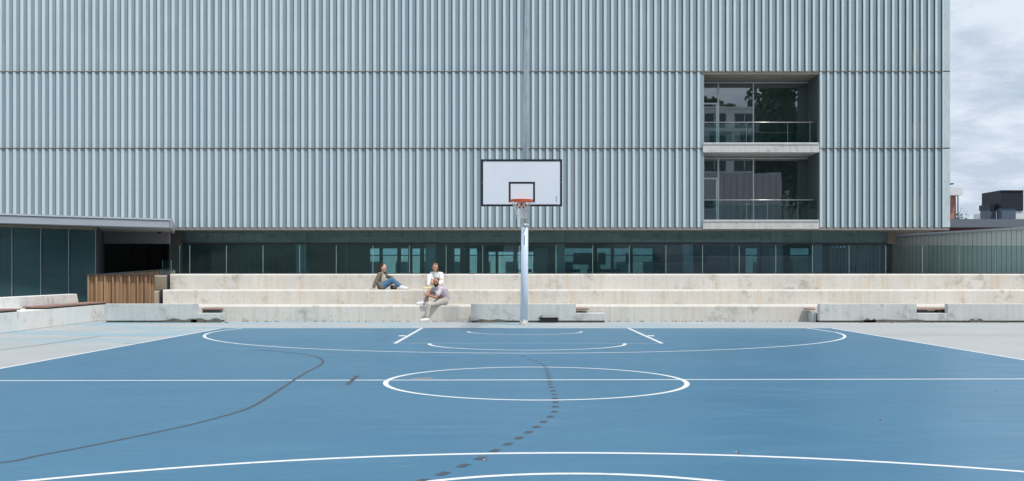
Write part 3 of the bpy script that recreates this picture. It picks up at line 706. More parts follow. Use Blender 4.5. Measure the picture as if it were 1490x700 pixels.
part('roof', MB().prism([(E0.x-.06,E0.y+.2),(-17.65,57),(-36,57),(-36,E1.y),(E1.x+.1,E1.y+.2)], 3.44, 3.74), 'edge_grey', PV)
part('end_plate', MB().prism([(E0.x+.005,E0.y-.05),(E0.x+.10,E0.y-.05),(-17.45,57),(-17.6,57)], 3.42, 3.82), 'roof_fascia', PV)
G0 = Vector((-18.8, 49.8)); gd = Vector((-1,-1)).normalized()
for i in range(13):
    s0, s1 = i*1.23, (i+1)*1.23
    wallstrip('wall_pane', G0, gd, s0+.04, s1-.04, .02, .1, 3.28, 'glass_pavilion', PV)
    wallstrip('mullion', G0-Vector((.02,.02)), gd, s0-.022, s0+.022, .06, .08, 3.30, 'alu_mull', PV)
wallstrip('head_frame', G0, gd, -.05, 17, .1, 3.30, 3.42, 'joint_brown', PV)
wallstrip('sill_frame', G0, gd, -.05, 17, .1, .0, .08, 'alu_dark', PV)
part('end_wall', MB().prism([(-18.82,49.85),(-18.7,49.85),(-21.2,57.3),(-21.4,57.3)], 0, 3.42), 'wall_dark', PV)
wallstrip('inner_wall', G0+Vector((-2.6,2.6)), gd, 1.5, 22, .1, .2, 3.3, 'interior_wall', PV)
wallstrip('inner_wall', G0+Vector((-1.0,1.0)), gd, 1.9, 3.6, .1, .2, 2.9, 'interior_pale', PV)
part('pavilion_floor', MB().prism([(-18.8,49.9),(-18.8,56.9),(-36,56.9),(-36,34)], .1, .2), 'interior_floor', PV)
cmr = thing('security_camera', 'small black security camera on a bracket under the left pavilion roof end', 'camera', (X(236,55.4), 55.4, 3.3))
part('bracket', MB().tube([(X(241,55.4),55.45,Z(333,55.4)),(X(236,55.4),55.2,Z(336.3,55.4))], .022, 6), 'rubber_black', cmr)
part('camera_body', MB().tube([(X(237,55.2),55.25,Z(335.6,55.2)),(X(233.3,55.2),54.95,Z(338.3,55.2))], [.05,.07], 8), 'rubber_black', cmr)

# ---------------------------------------------------------------- right pavilion of channel glass
PR = thing('channel_glass_pavilion', 'low pavilion walled in upright pale green channel glass at the far right', 'building', (25, 60, 0))
C0 = Vector((21.876, 70.0)); cd = Vector((.281, -1)).normalized()
pit = .37; N = 80
for i in range(N):
    s0 = i*pit; p = C0+cd*(s0+.008); q = C0+cd*(s0+pit-.008); u = Vector((-cd.y, cd.x)); u = u if u.x > 0 else -u
    a, b = p, q; e = .055
    prof = [a, b, b+u*e, b+u*e-cd*.006, b+u*.007-cd*.006, a+u*.007+cd*.006, a+u*e+cd*.006, a+u*e]
    # channel: flat face to the court, flanges inward
    part('channel_panel', MB().prism([(a.x,a.y),(b.x,b.y),((b+u*.012).x,(b+u*.012).y),((a+u*.012).x,(a+u*.012).y)], 1.27, 3.58), 'glass_channel', PR)
    part('flange', MB().prism([(q.x,q.y),((q+u*e).x,(q+u*e).y),((q+u*e-cd*.012).x,(q+u*e-cd*.012).y),((q-cd*.012).x,(q-cd*.012).y)][::-1], 1.275, 3.575), 'screen_dark', PR.children[-1] if False else PR)
def pr(name, s0, s1, off, th, z0, z1, m):
    u = Vector((-cd.y, cd.x)); u = u if u.x > 0 else -u
    a, b = C0+cd*s0+u*off, C0+cd*s1+u*off
    return part(name, MB().prism([(a.x,a.y),(b.x,b.y),((b+u*th).x,(b+u*th).y),((a+u*th).x,(a+u*th).y)], z0, z1), m, PR)
L_ = N*pit
pr('roof_edge', -.5, L_, -.14, .3, 3.585, 3.70, 'roof_lip'); pr('roof', -.5, L_, .17, 9, 3.59, 3.66, 'edge_grey')
pr('bulkhead', 0, L_, .5, .1, 2.85, 3.58, 'interior_pale'); pr('inner_wall', 0, L_, 1.6, .1, 1.27, 2.85, 'interior_wall'); pr('beam', 0, L_, 1.2, .3, 2.55, 2.85, 'wall_lilac')
pr('opening', 4.5, 8.6, 1.5, .05, 1.28, 2.5, 'entry_dark'); pr('floor', 0, L_, .1, 8, 1.0, 1.28, 'interior_floor')
for s_ in (9.6, 12.6, 15.8): pr('post', s_, s_+.35, .15, .2, 1.28, 3.57, 'interior_pale')

# ---------------------------------------------------------------- roofs and blocks beyond, right
W = thing('rear_wing', 'flat-roofed grey wing behind the right pavilion with a dark red recess below its edge', 'building', (45, 86, 0))
box('roof_band', (26, 90, 85, 99, Z(330.5,85), Z(318.8,85)), 'wing_band', W); box('wall', (30, 89, 87, 98.5, 0, Z(330.5,85)), 'red_dark', W)
cn = box('canopy', (X(1296,80), X(1336,80), 80, 84, Z(341,80), Z(335.3,80)), 'white_render', label='small white canopy glimpsed under the right end of the school building', category='canopy'); cn.name = 'white_canopy'
u1 = thing('plant_unit', 'small dark-capped rooftop unit, leftmost of the three beyond the grey roof', 'rooftop unit', (X(1449,96), 97, 5.6), 'rooftop units')
YU = 96; box('casing', (X(1444,YU), X(1453,YU), YU+.5, YU+2.5, Z(319,YU), Z(304.5,YU)), 'unit_grey', u1); box('cap', (X(1443,YU), X(1454,YU), YU+.4, YU+2.6, Z(304.5,YU), Z(296.5,YU)), 'unit_dark', u1)
u2 = thing('plant_unit', 'grey rooftop unit with black cap, in front of the big black one', 'rooftop unit', (X(1463,YU), YU, 5.6), 'rooftop units')
box('casing', (X(1453.5,YU), X(1473.5,YU), YU-.6, YU+.45, Z(319,YU), Z(303,YU)), 'unit_grey', u2); box('cap', (X(1453,YU), X(1475,YU), YU-.7, YU+.38, Z(303,YU), Z(294.3,YU)), 'unit_dark', u2)
u3 = thing('plant_unit', 'big black boxy rooftop unit at the right edge, tallest of the three', 'rooftop unit', (X(1475,101), 101, 5.6), 'rooftop units')
box('casing', (X(1456,100), X(1489,100), 100, 104, Z(306.5,100), Z(277.5,100)), 'unit_dark', u3); box('cap', (X(1455.7,100), X(1489.5,100), 99.9, 104.1, Z(277.5,100), Z(276.8,100)), 'unit_grey', u3)
box('base', (X(1457,100), X(1560,100), 100.1, 106, 4, Z(306.6,100)), 'white_render', u3)
tw = thing('brick_tower', 'red brick tower with an overhanging white roof just right of the school corner', 'building', (X(1380,110), 110, 0))
tb = box('wall', (X(1345,110), X(1391,110), 110, 118, 0, Z(284,110)), 'brick', tw)
for z_ in range(11): box('brick_course', (X(1345,110)+.01, X(1391,110)+.012, 109.98, 110, .9+z_*.75, .93+z_*.75), 'joint_brown', tb)
part('roof', MB().add([(X(1345,109),109,Z(283,109)),(X(1400.5,109),109,Z(284,109)),(X(1400.5,109),119,Z(284,109)),(X(1345,109),119,Z(283,109)),(X(1345,109),109,Z(268,109)),(X(1401.5,109),109,Z(273.5,109)),(X(1401.5,109),119,Z(273.5,109)),(X(1345,109),119,Z(268,109))], [(0,3,2,1),(4,5,6,7),(0,1,5,4),(1,2,6,5),(2,3,7,6),(3,0,4,7)]), 'white_render', tw)
box('roof_vent', (X(1380,110), X(1391,110), 110.5, 112, Z(267.5,110), Z(266,110)), 'unit_dark', tw)
part('downpipe', MB().tube([(X(1392.7,110),109.8,0),(X(1392.7,110),109.8,Z(284,110))], .06, 6), 'unit_grey', tw)

# low pale housing seen through the hall
fb = thing('far_terrace', 'pale low housing seen through the rear windows of the hall', 'building', (-8, 100, 0))
box('wall', (-30, 34, 100, 108, 0, Z(371,100)), 'render_pale', fb)
for i in range(24): box('window', (-28+i*2.5, -26.9+i*2.5, 99.95, 100.05, 1.5, 2.5), 'screen_dark', fb)

# ---------------------------------------------------------------- what stands behind the camera (seen mirrored in the balcony glass)
hill = MB(); NX, NY = 30, 16
for j in range(NY):
    for i in range(NX):
        x = -120+250*i/(NX-1); y = -30-10*j; zz_ = max(0, (j/(NY-1))**.8)*26 + 1.5*noise.noise(Vector((x*.03,y*.03,0)))*(j > 0); hill.v.append((x, y, max(0, zz_)-.05))
for j in range(NY-1):
    for i in range(NX-1): a = j*NX+i; hill.f.append((a, a+1, a+1+NX, a+NX))
part('hillside', hill, 'grass_hill2', smooth=True, kind='structure')
ap = thing('apartment_building', 'pale apartment block with dark ribbon windows facing the school, mirrored in its balcony glass', 'building', (28, -44, 0))
box('lower_wall', (14, 37.5, -46, -34, 0, 15.5), 'render_lilac', ap); box('upper_wall', (14, 34.4, -50, -38, 15.5, 25), 'render_pale', ap)
for fl in range(3):
    for i in range(5): w_ = box('window', (14.6+i*4.3, 17.6+i*4.3, -38.02, -37.9, 16.1+fl*3.1, 18.1+fl*3.1), 'screen_dark', ap); box('window_frame', (15.95+i*4.3, 16.05+i*4.3, -37.9, -37.86, 16.3+fl*3.1, 18.0+fl*3.1), 'aluminium', w_)
for z_, xa, xb2 in ((3, 16, 27), (6.2, 15, 36), (10.4, 15, 28)): box('window', (xa, xb2, -34.02, -33.9, z_, z_+1.2), 'screen_dark', ap); box('window_sill', (xa, xb2, -33.9, -33.8, z_-.2, z_-.05), 'white_render', ap)
for q in range(9): box('wall_rib', (29.5+q*.9, 29.6+q*.9, -34.02, -33.93, 8, 15.3), 'edge_grey', ap)
for fl in range(3): box('balcony', (14.2, 34.2, -38.0, -37.2, 15.6+fl*3.1, 15.75+fl*3.1), 'white_render', ap)
box('parapet', (13.8, 34.6, -50.2, -37.7, 25, 25.3), 'white_render', ap)
def leafcloud(n, rx, ry, rz, s, seed, clumps=26):
    rnd = random.Random(seed); mb = MB(); cs = []
    for i in range(clumps):
        d = Vector((rnd.gauss(0,1), rnd.gauss(0,1), rnd.gauss(0,1))).normalized()*rnd.uniform(.35,.95)
        cs.append((Vector((d.x*rx, d.y*ry, d.z*rz)), rnd.uniform(.22,.42)))
    for i in range(n):
        c_, q = rnd.choice(cs); d = Vector((rnd.gauss(0,1), rnd.gauss(0,1), rnd.gauss(0,1))).normalized()*rnd.uniform(.6,1.05)*q
        p = c_ + Vector((d.x*rx, d.y*ry, d.z*rz)); u = Vector((rnd.gauss(0,1), rnd.gauss(0,1), rnd.gauss(0,1))).normalized(); v = u.orthogonal().normalized(); k = s*rnd.uniform(.6,1.3)
        mb.add([p-u*k, p+v*k*.5, p+u*k, p-v*k*.5], [(0,1,2,3)])
    return mb, cs
def tree_meshes(h, rx, seed, s=.27, n=9000):
    mb, cs = leafcloud(n, rx, rx, h*.34, s, seed)
    crown = mesh('crown', mb); crown.materials.append(M['leaf_dark' if seed % 2 else 'leaf_mid'])
    for i in range(len(crown.vertices)): crown.vertices[i].co.z += h*.62
    tr = MB().tube([(0,0,-.3),(.1,.05,h*.2),(0,.1,h*.45),(.1,0,h*.75)], [h*.028,h*.022,h*.016,h*.006], 8)
    for c_, q in cs[:9]: tr.tube([(0,.05,h*.38),tuple(Vector((c_.x*.5,c_.y*.5,h*.52+c_.z*.3))),tuple(c_+Vector((0,0,h*.62)))], [h*.011,h*.007,h*.003], 5)
    trunk = mesh('trunk', tr, True); trunk.materials.append(M['bark']); return crown, trunk
tm = [tree_meshes(14, 5.2, 1), tree_meshes(12, 4.4, 2)]
tl = ['broad dark tree behind the camera, nearest the apartment block', 'dark tree on the slope right of the apartment block', 'tall dark tree high on the slope right of the block', 'dark tree at the right foot of the slope', 'mid green tree above the apartment roof, left', 'mid green tree above the apartment roof, right', 'dark tree on the slope at far right', 'lone mid green tree low on the left slope', 'dark tree halfway up the left slope', 'mid green tree behind the middle of the court', 'dark tree on the hill crest far left', 'mid green tree at the crest behind the court']
tp = [(41,-50,3,2.0),(51,-56,5,1.7),(46,-72,12,1.3),(60,-46,4,1.8),(23,-64,17,1.42),(33,-68,17,1.3),(74,-62,9,1.3),(-30,-44,3,1),(-44,-62,8,1.2),(2,-52,5,1.1),(-70,-80,14,1.3),(-8,-78,14,1.2)]
for i, (x, y, z_, s_) in enumerate(tp):
    o = thing('broadleaf_tree', tl[i], 'tree', (x, y, z_), 'trees on the slope facing the school'); cm, tk = tm[i % 2]
    link('crown', cm, None, o, at=(x,y,z_)); link('trunk', tk, None, o, at=(x,y,z_)); o.scale = (s_,)*3; o.rotation_euler.z = i*1.1
# small tree beside the brick tower
cm, tk = tree_meshes(9.6, 1.5, 5, .16, 700)
o = thing('small_tree', 'thin leafy tree peeping out beside the brick tower', 'tree', (X(1391,121), 121, 0)); link('crown', cm, None, o, at=o.location); link('trunk', tk, None, o, at=o.location)

# ---------------------------------------------------------------- basketball hoop and mast
MY = 27.55; mx0 = X(762.3, MY)
HP = thing('basketball_hoop', 'basketball hoop with white backboard and orange rim on a tall pale blue mast', 'basketball hoop', (mx0, MY, 0))
zc = Z(327.5, MY)
part('mast_sleeve', MB().tube([(mx0,MY,.08),(mx0+.012,MY,1.2),(mx0+.022,MY,zc)], [.096,.092,.088], 28), 'mast_paint', HP, True)
part('mast', MB().tube([(mx0+.022,MY,zc-.02),(mx0+.05,MY,5.0),(mx0+.075,MY,8.2),(mx0+.09,MY,10.5)], [.086,.074,.060,.05], 28), 'mast_galv', HP, True)
# cracked off-white collar
mb = MB(); prev = None; rr_ = []
for j in range(6):
    z_ = .0+.036*j*1.0
    for k in range(20):
        a = 2*math.pi*k/20; r_ = .118-.006*j+.008*noise.noise(Vector((k*1.7,j*2.1,.3))); mb.v.append((mx0+r_*math.cos(a), MY+r_*math.sin(a), z_+.012*noise.noise(Vector((k*.9,j,5)))*(j > 0)))
for j in range(5):
    for k in range(20): a = j*20+k; b = j*20+(k+1)%20; mb.f.append((a,b,b+20,a+20))
mb.f.append(tuple(100+k for k in range(20))); part('base_collar', mb, 'mast_base', HP)
mbx = MB().tube([(mx0+.03,MY,zc-.04),(mx0+.03,MY,zc+.03)], [.098,.098], 20); part('clamp', mbx, 'aluminium', HP, True)
for dx in (-.05,.06): part('bolt', MB().tube([(mx0+dx,MY-.10,zc-.005),(mx0+dx,MY-.16,zc-.005)], .014, 8), 'bolt_steel', HP)
for i, wd in enumerate((.034,.03,.034,.03,.034)):            # blue maker's mark running down the sleeve
    z_ = Z(343.2+2.85*i, MY); y_ = MY-.0925; mk = MB().box(mx0+.0, mx0+wd, y_-.004, y_+.004, z_-.012, z_+.001)
    mk.box(mx0+.0, mx0+.010, y_-.0035, y_+.004, z_+.0015, z_+.010); mk.box(mx0+wd-.012, mx0+wd, y_-.0035, y_+.004, z_+.0015, z_+.010)
    part('blue_letter', mk, 'mark_blue', HP)
BY = 24.43
bx0, bx1, bz0, bz1 = X(700,BY), X(818,BY), Z(300.3,BY), Z(231.8,BY)
bb = box('backboard', (bx0+.004, bx1-.004, BY, BY+.03, bz0+.004, bz1-.004), 'board_white', HP)
t_ = .045
for d in ((bx0,bx1,bz0,bz0+t_),(bx0,bx1,bz1-t_,bz1),(bx0,bx0+t_,bz0+t_,bz1-t_),(bx1-t_,bx1,bz0+t_,bz1-t_)): box('black_edge', (d[0],d[1],BY-.006,BY+.034,d[2],d[3]), 'tape_black', bb)
ix0, ix1, iz0, iz1 = X(740.3,BY), X(778.5,BY), Z(294.3,BY), Z(264.6,BY); t2 = .042
for d in ((ix0,ix1,iz0,iz0+t2),(ix0,ix1,iz1-t2,iz1),(ix0,ix0+t2,iz0+t2,iz1-t2),(ix1-t2,ix1,iz0+t2,iz1-t2)): box('target_line', (d[0],d[1],BY-.003,BY+.0,d[2],d[3]), 'tape_black', bb)
for (px_, py_) in ((706,233.5),(759,233.2),(811.5,233),(701.5,266),(816.6,265.5),(706.5,298.7),(812.5,298.3)):
    part('bolt', MB().ell((X(px_,BY), BY-.008, Z(py_,BY)), (.012,.008,.012), u=8, v=4), 'bolt_steel', bb)
mk = MB()
for i in range(5): z_ = Z(285.2+1.7*i, BY); mk.box(X(808.9,BY), X(809.9,BY)+(.004 if i % 2 else 0), BY-.003, BY, z_-.022, z_)
part('blue_mark', mk, 'mark_board', bb)
# rim
RY = 24.0; rcx = X(759, RY); rz = Z(291.2, RY); rr_ = .245
ring = MB(); nseg = 40
for i in range(nseg):
    a = 2*math.pi*i/nseg
    for k in range(8):
        b = 2*math.pi*k/8; q = rr_ + .012*math.cos(b); ring.v.append((rcx+q*math.cos(a), RY+q*math.sin(a), rz+.012*math.sin(b)))
for i in range(nseg):
    for k in range(8): ring.f.append((i*8+k, ((i+1)%nseg)*8+k, ((i+1)%nseg)*8+(k+1)%8, i*8+(k+1)%8))
rim = part('rim', ring, 'rim_orange', HP, True)
ring2 = MB()   # lower flange ring of a heavy rim
for i in range(nseg):
    a = 2*math.pi*i/nseg
    for q, z_ in ((rr_-.006,rz-.012),(rr_+.008,rz-.012),(rr_+.008,rz-.034),(rr_-.006,rz-.034)): ring2.v.append((rcx+q*math.cos(a), RY+q*math.sin(a), z_))
for i in range(nseg):
    for k in range(4): ring2.f.append((i*4+k, ((i+1)%nseg)*4+k, ((i+1)%nseg)*4+(k+1)%4, i*4+(k+1)%4))
part('rim_flange', ring2, 'rim_orange', rim)
part('rim_bracket', MB().add([(rcx-.085,BY-.005,rz-.15),(rcx+.085,BY-.005,rz-.15),(rcx+.085,BY-.005,rz+.0),(rcx-.085,BY-.005,rz+.0),(rcx-.10,RY+.2,rz-.03),(rcx+.10,RY+.2,rz-.03),(rcx+.10,RY+.2,rz-.012),(rcx-.10,RY+.2,rz-.012)],
     [(0,1,2,3),(4,7,6,5),(0,4,5,1),(1,5,6,2),(2,6,7,3),(3,7,4,0)]), 'rim_orange', rim)
# net
net = MB(); NN = 12; lv = [(0,.240,0),(.07,.205,.5),(.14,.165,0),(.205,.135,.5),(.265,.115,0),(.33,.108,.5),(.385,.115,0)]
def npnt(i, j):
    dz, q, off = lv[j]; a = 2*math.pi*(i+off)/NN; jit = .012*noise.noise(Vector((i*1.3,j*2.7,1)))
    return (rcx+(q+jit)*math.cos(a), RY+(q+jit)*math.sin(a), rz-.02-dz+jit)
for j in range(len(lv)-1):
    for i in range(NN):
        for di in ((0,-1) if lv[j][2] == 0 else (0,1)):
            a, b = npnt(i,j), npnt(i+di,j+1); m_ = tuple((p+q)/2 for p,q in zip(a,b)); net.tube([a, (m_[0],m_[1],m_[2]-.004), b], .0042, 4, caps=False)
part('net', net, 'net_cord', HP, True)
# arms from mast to board
for z_ in (3.05, 3.55):
    part('arm', MB().tube([(mx0+.03,MY-.05,z_),(X(759,BY),BY+.05,z_)], .035, 10), 'mast_galv', HP, True)
for dx in (-.05,.05): part('brace', MB().tube([(mx0+.03+dx*.8,MY-.09,zc+.02),(X(759,BY)+dx*1.6,BY+.04,2.86)], .013, 8), 'mast_galv', HP, True)
part('back_frame', MB().box(bx0+.3, bx1-.3, BY+.032, BY+.07, 3.0, 3.08).box(bx0+.3, bx1-.3, BY+.032, BY+.07, 3.5, 3.58), 'mast_galv', bb)

# ---------------------------------------------------------------- people
def cap(mb, p0, p1, r0, r1, seg=12):
    p0, p1 = Vector(p0), Vector(p1); d = p1-p0; L = d.length; d.normalize()
    pts = [p0-d*r0*.98, p0-d*r0*.8, p0-d*r0*.45, p0]; rs = [r0*.18, r0*.6, r0*.9, r0]
    for k in range(1, 4): pts.append(p0+d*L*k/4); rs.append(r0+(r1-r0)*k/4)
    pts += [p1, p1+d*r1*.45, p1+d*r1*.8, p1+d*r1*.98]; rs += [r1, r1*.9, r1*.6, r1*.18]
    mb.tube([tuple(p) for p in pts], rs, seg)
def chain(mb, pts, rs, seg=12):
    for i in range(len(pts)-1): cap(mb, pts[i], pts[i+1], rs[i], rs[i+1], seg)
def basis(fwd, up):
    f = Vector(fwd).normalized(); u = Vector(up); u = (u - f*u.dot(f)).normalized(); r = f.cross(u).normalized()
    return Matrix((r, f, u)).transposed()       # columns: right, forward, up
def head(mb, c, B, jaw=1.0):
    c = Vector(c); o = len(mb.v); U, V = 28, 20
    for j in range(V+1):
        th = math.pi*j/V
        for i in range(U):
            ph = 2*math.pi*i/U; x = math.sin(th)*math.cos(ph); y = math.sin(th)*math.sin(ph); z = math.cos(th)
            w_ = .076; dpt = .096; h = .118
            if z < 0: w_ *= 1-.26*(-z)**1.3*jaw; dpt *= 1-.14*(-z)
            X_ = x*w_; Y_ = y*dpt; Z_ = z*h
            if y < 0 and z < -.1: Y_ *= 1-.45*(-z)                # nape
            if y > .3: Y_ += .010*max(0, math.exp(-((z+.85)/.22)**2))*(abs(x) < .5)    # chin
            if y > .4: Y_ -= .008*math.exp(-((z-.05)/.12)**2)*math.exp(-((abs(x)-.38)/.2)**2)   # eye sockets
            mb.v.append(tuple(c + B @ Vector((X_, Y_, Z_))))
    for j in range(V):
        for i in range(U): a=o+j*U+i; b=o+j*U+(i+1)%U; mb.f.append((a,a+U,b+U,b))
    P = lambda x,y,z: c + B @ Vector((x,y,z))
    chain(mb, [P(0,.090,.012), P(0,.106,-.022)], [.008,.013], 8); mb.ell(P(0,.100,-.026), (.017,.012,.010), B, 10, 6)     # nose
    for s in (-1,1): mb.ell(P(s*.076,-.004,-.008), (.010,.018,.030), B, 10, 6)                                # ears
    mb.ell(P(0,.086,-.055), (.024,.012,.010), B, 10, 6); mb.ell(P(0,.076,-.088), (.022,.018,.018), B, 10, 6)
def hand(mb, wrist, d, palm_n, side=1, curl=.6, sc_=1.0):
    """d: direction of the hand; palm_n: direction the palm faces; side: +1 puts the thumb to +cross"""
    w_ = Vector(wrist); d = Vector(d).normalized(); n = Vector(palm_n); n = (n - d*n.dot(d)).normalized(); s = d.cross(n)*side
    B = Matrix((s, d, n)).transposed(); mb.ell(w_+d*.045*sc_, (.040*sc_,.052*sc_,.016*sc_), B, 12, 8)
    L = [.070,.078,.073,.058]
    for k in range(4):
        b = w_ + d*.078*sc_ + s*(.028-.019*k)*sc_; l = L[k]*sc_; a1, a2 = curl*.55, curl*1.2; f1 = (d*math.cos(a1)+n*math.sin(a1)); f2 = (d*math.cos(a2)+n*math.sin(a2)); f3 = (d*math.cos(a2*1.4)+n*math.sin(a2*1.4))
        p1 = b+f1*l*.45; p2 = p1+f2*l*.32; p3 = p2+f3*l*.23; chain(mb, [b-d*.015, p1, p2, p3], [.0095,.009,.0058,.007], 7)
    b = w_+d*.02*sc_+s*.030*sc_; t1 = (d*.6+s*.75+n*.35).normalized(); t2 = (d*.9+s*.25+n*.5).normalized(); chain(mb, [b, b+t1*.036*sc_, b+t1*.036*sc_+t2*.030*sc_], [.012,.0105,.0085], 7)
def fuse(name, mb, m, parent, voxel=.008, smooth=4, **k):
    me = bpy.data.meshes.new('tmp'); me.from_pydata(mb.v, [], mb.f); me.update()
    bm = bmesh.new(); bm.from_mesh(me); bmesh.ops.recalc_face_normals(bm, faces=bm.faces); bm.to_mesh(me); bm.free()
    o = bpy.data.objects.new('tmp', me); col.objects.link(o)
    r = o.modifiers.new('r', 'REMESH'); r.mode = 'VOXEL'; r.voxel_size = voxel; r.use_smooth_shade = True
    if smooth: s = o.modifiers.new('s', 'SMOOTH'); s.factor = .5; s.iterations = smooth
    dg = bpy.context.evaluated_depsgraph_get(); ev = o.evaluated_get(dg); nm = bpy.data.meshes.new_from_object(ev); nm.name = name
    bpy.data.objects.remove(o); nm.materials.clear(); nm.shade_smooth()
    return link(name, nm, m, parent, **k)
def shoe(name, heel, toe, m, parent, up=(0,0,1)):
    h, t = Vector(heel), Vector(toe); B = basis(t-h, up); mb = MB(); L = (t-h).length; P = lambda x,y,z: h + B @ Vector((x,y,z))
    chain(mb, [P(0,-.01,.005), P(0,L*.45,.0), P(0,L*.85,-.008)], [.040,.042,.036]); mb.ell(P(0,.015,.04), (.036,.045,.04), B); mb.ell(P(0,L*.5,.012), (.040,.09,.034), B)
    o = fuse(name, mb, m, parent, .009, 2)
    sb = MB(); sb.ell(P(0,L*.42,-.036), (.044,L*.62,.014), B, 16, 6); part('sole', sb, 'sole', o, True); 
    lc = MB()
    for q in range(3): lc.tube([tuple(P(-.022,L*.34+q*.03,.044-q*.006)), tuple(P(0,L*.34+q*.03,.052-q*.006)), tuple(P(.022,L*.34+q*.03,.044-q*.006))], .004, 5)
    part('lace', lc, 'sole', o)
    return o
def face_bits(root, body, c, B, browm, beard=None):
    P = lambda x,y,z: Vector(c) + B @ Vector((x,y,z))
    for s in (-1,1):
        part('eye', MB().ell(P(s*.030,.0865,.006), (.0125,.007,.007), B, 8, 6), 'eye_dark', body, True)
        part('eyebrow', MB().ell(P(s*.030,.091,.026), (.020,.006,.0045), B, 8, 6), browm, body, True)
    part('mouth', MB().ell(P(0,.094,-.056), (.022,.006,.0055), B, 10, 6), 'lip', body, True)

# --- man in lilac T-shirt on the lowest tier
def V(*a): return Vector(a)
mr = thing('person', 'bearded man in a lilac T-shirt and stone trousers sitting lowest, one foot on the court', 'person', (-1.85, 29.9, .44), 'people sitting on the tiers')
hip, hL, hR = V(-1.84,29.97,.565), V(-1.86,29.87,.55), V(-1.86,30.05,.55)
waist, chest, neckb = V(-1.80,29.96,.68), V(-1.85,29.90,.82), V(-1.985,29.84,.945)
sL, sR = V(-1.90,29.70,.875), V(-2.07,29.97,.90)
eL, wL = V(-2.03,29.55,.645), V(-2.235,29.55,.715)
eR, wR = V(-2.235,29.76,.815), V(-2.255,29.60,.675)
kL, aL = V(-2.22,29.50,.46), V(-2.255,29.47,.125)
kR, aR = V(-2.205,29.93,.80), V(-2.375,29.88,.535)
hc = V(-2.035,29.775,1.06); HB = basis((-.22,-1,-.12), (-.12,-.1,1))
b = MB(); cap(b, neckb+V(.01,.01,-.02), hc+V(.01,.03,-.06), .058, .054); head(b, hc, HB)
chain(b, [sL, eL, wL], [.050,.040,.027]); chain(b, [sR, eR, wR], [.050,.040,.027])
cap(b, hip, chest, .12, .125); cap(b, sL, sR, .06, .06); cap(b, chest, neckb, .12, .07)
chain(b, [hL, kL, aL], [.08,.055,.036]); chain(b, [hR, kR, aR], [.08,.055,.036])
hand(b, wL, (-.9,.15,.25), (.0,.9,-.4), 1, .8); hand(b, wR, (-.1,-.25,-1), (-.2,.9,-.1), -1, .7)
body = fuse('body', b, 'skin_tan', mr, .007, 3)
b = MB(); chain(b, [hip+V(.0,0,-.0), waist, chest], [.122,.132,.142]); cap(b, chest, neckb+V(.01,.0,-.035), .135, .088); cap(b, sL, sR, .076, .076); cap(b, sL, sL.lerp(eL,.62), .068, .062); cap(b, sR, sR.lerp(eR,.55), .068, .060); cap(b, hip+V(.02,-.05,.02), hip+V(.02,.05,.02), .115, .115)
fuse('t_shirt', b, 'cloth_lilac', mr, .010, 4)
b = MB(); chain(b, [hL+V(.03,0,-.01), kL, aL+V(0,0,.03)], [.102,.072,.050]); cap(b, hL+V(.04,0,-.02), hR+V(.04,0,-.02), .105, .105); fuse('trousers', b, 'cloth_stone', mr, .010, 3)
b = MB(); chain(b, [hR+V(-.02,0,0), kR, aR+V(.02,0,.03)], [.095,.070,.050]); fuse('trouser_leg', b, 'cloth_grey_trouser', mr, .010, 3)
shoe('shoe', aL+V(.01,0,-.075), aL+V(-.19,-.03,-.082), 'shoe_white', mr); shoe('shoe', aR+V(.0,0,-.045), aR+V(-.20,-.04,-.052), 'shoe_white', mr)
b = MB(); P = lambda x,y,z: hc + HB @ Vector((x,y,z)); b.ell(P(0,-.030,.040), (.078,.088,.086), HB, 20, 14); fuse('hair', b, 'hair_dark', mr, .006, 1)
b = MB(); b.ell(P(0,.062,-.082), (.052,.040,.036), HB, 16, 10); b.ell(P(.052,.04,-.045), (.018,.035,.034), HB, 12, 8); b.ell(P(-.052,.04,-.045), (.018,.035,.034), HB, 12, 8); b.ell(P(0,.095,-.041), (.026,.008,.006), HB, 12, 6); fuse('beard', b, 'hair_dark', mr, .005, 1)
face_bits(mr, body, hc, HB, 'hair_dark')

# --- woman in white on the middle tier
wr = thing('person', 'woman in a white T-shirt and white trousers sitting above and behind the bearded man', 'person', (-2.1, 31.6, .845), 'people sitting on the tiers')
hip, waist, chest, neckb = V(-2.09,31.62,.96), V(-2.11,31.66,1.08), V(-2.13,31.64,1.22), V(-2.16,31.60,1.335)
sI, sA = V(-2.275,31.60,1.295), V(-2.015,31.60,1.28)           # image left, image right
eI, wI = V(-2.35,31.42,1.10), V(-2.30,31.17,1.085)
eA, wA = V(-1.985,31.42,1.10), V(-2.17,31.17,1.07)
hI, hA = V(-2.17,31.58,.945), V(-2.01,31.58,.945)
kI, aI = V(-2.335,31.24,1.215), V(-2.35,31.14,.93)
kA, aA = V(-1.985,31.22,1.05), V(-2.19,31.08,.915)
hc = V(-2.185,31.53,1.472); HB = basis((.0,-1,-.05), (.07,0,1))
b = MB(); cap(b, neckb, hc+V(0,.02,-.06), .046, .045); head(b, hc, HB, 1.15)
chain(b, [sI, eI, wI], [.040,.034,.023]); chain(b, [sA, eA, wA], [.040,.034,.023]); cap(b, hip, chest, .105, .10); cap(b, sI, sA, .05, .05); cap(b, chest, neckb, .09, .055)
chain(b, [hI, kI, aI], [.075,.05,.032]); chain(b, [hA, kA, aA], [.075,.05,.032]); cap(b, aI+V(0,0,-.03), aI+V(-.10,-.04,-.05), .030, .022)
hand(b, wI, (.5,-.5,-.5), (.2,.7,-.3), 1, .8); hand(b, wA, (-.8,-.3,-.3), (.0,.8,-.4), -1, .8)
body = fuse('body', b, 'skin_warm', wr, .007, 3)
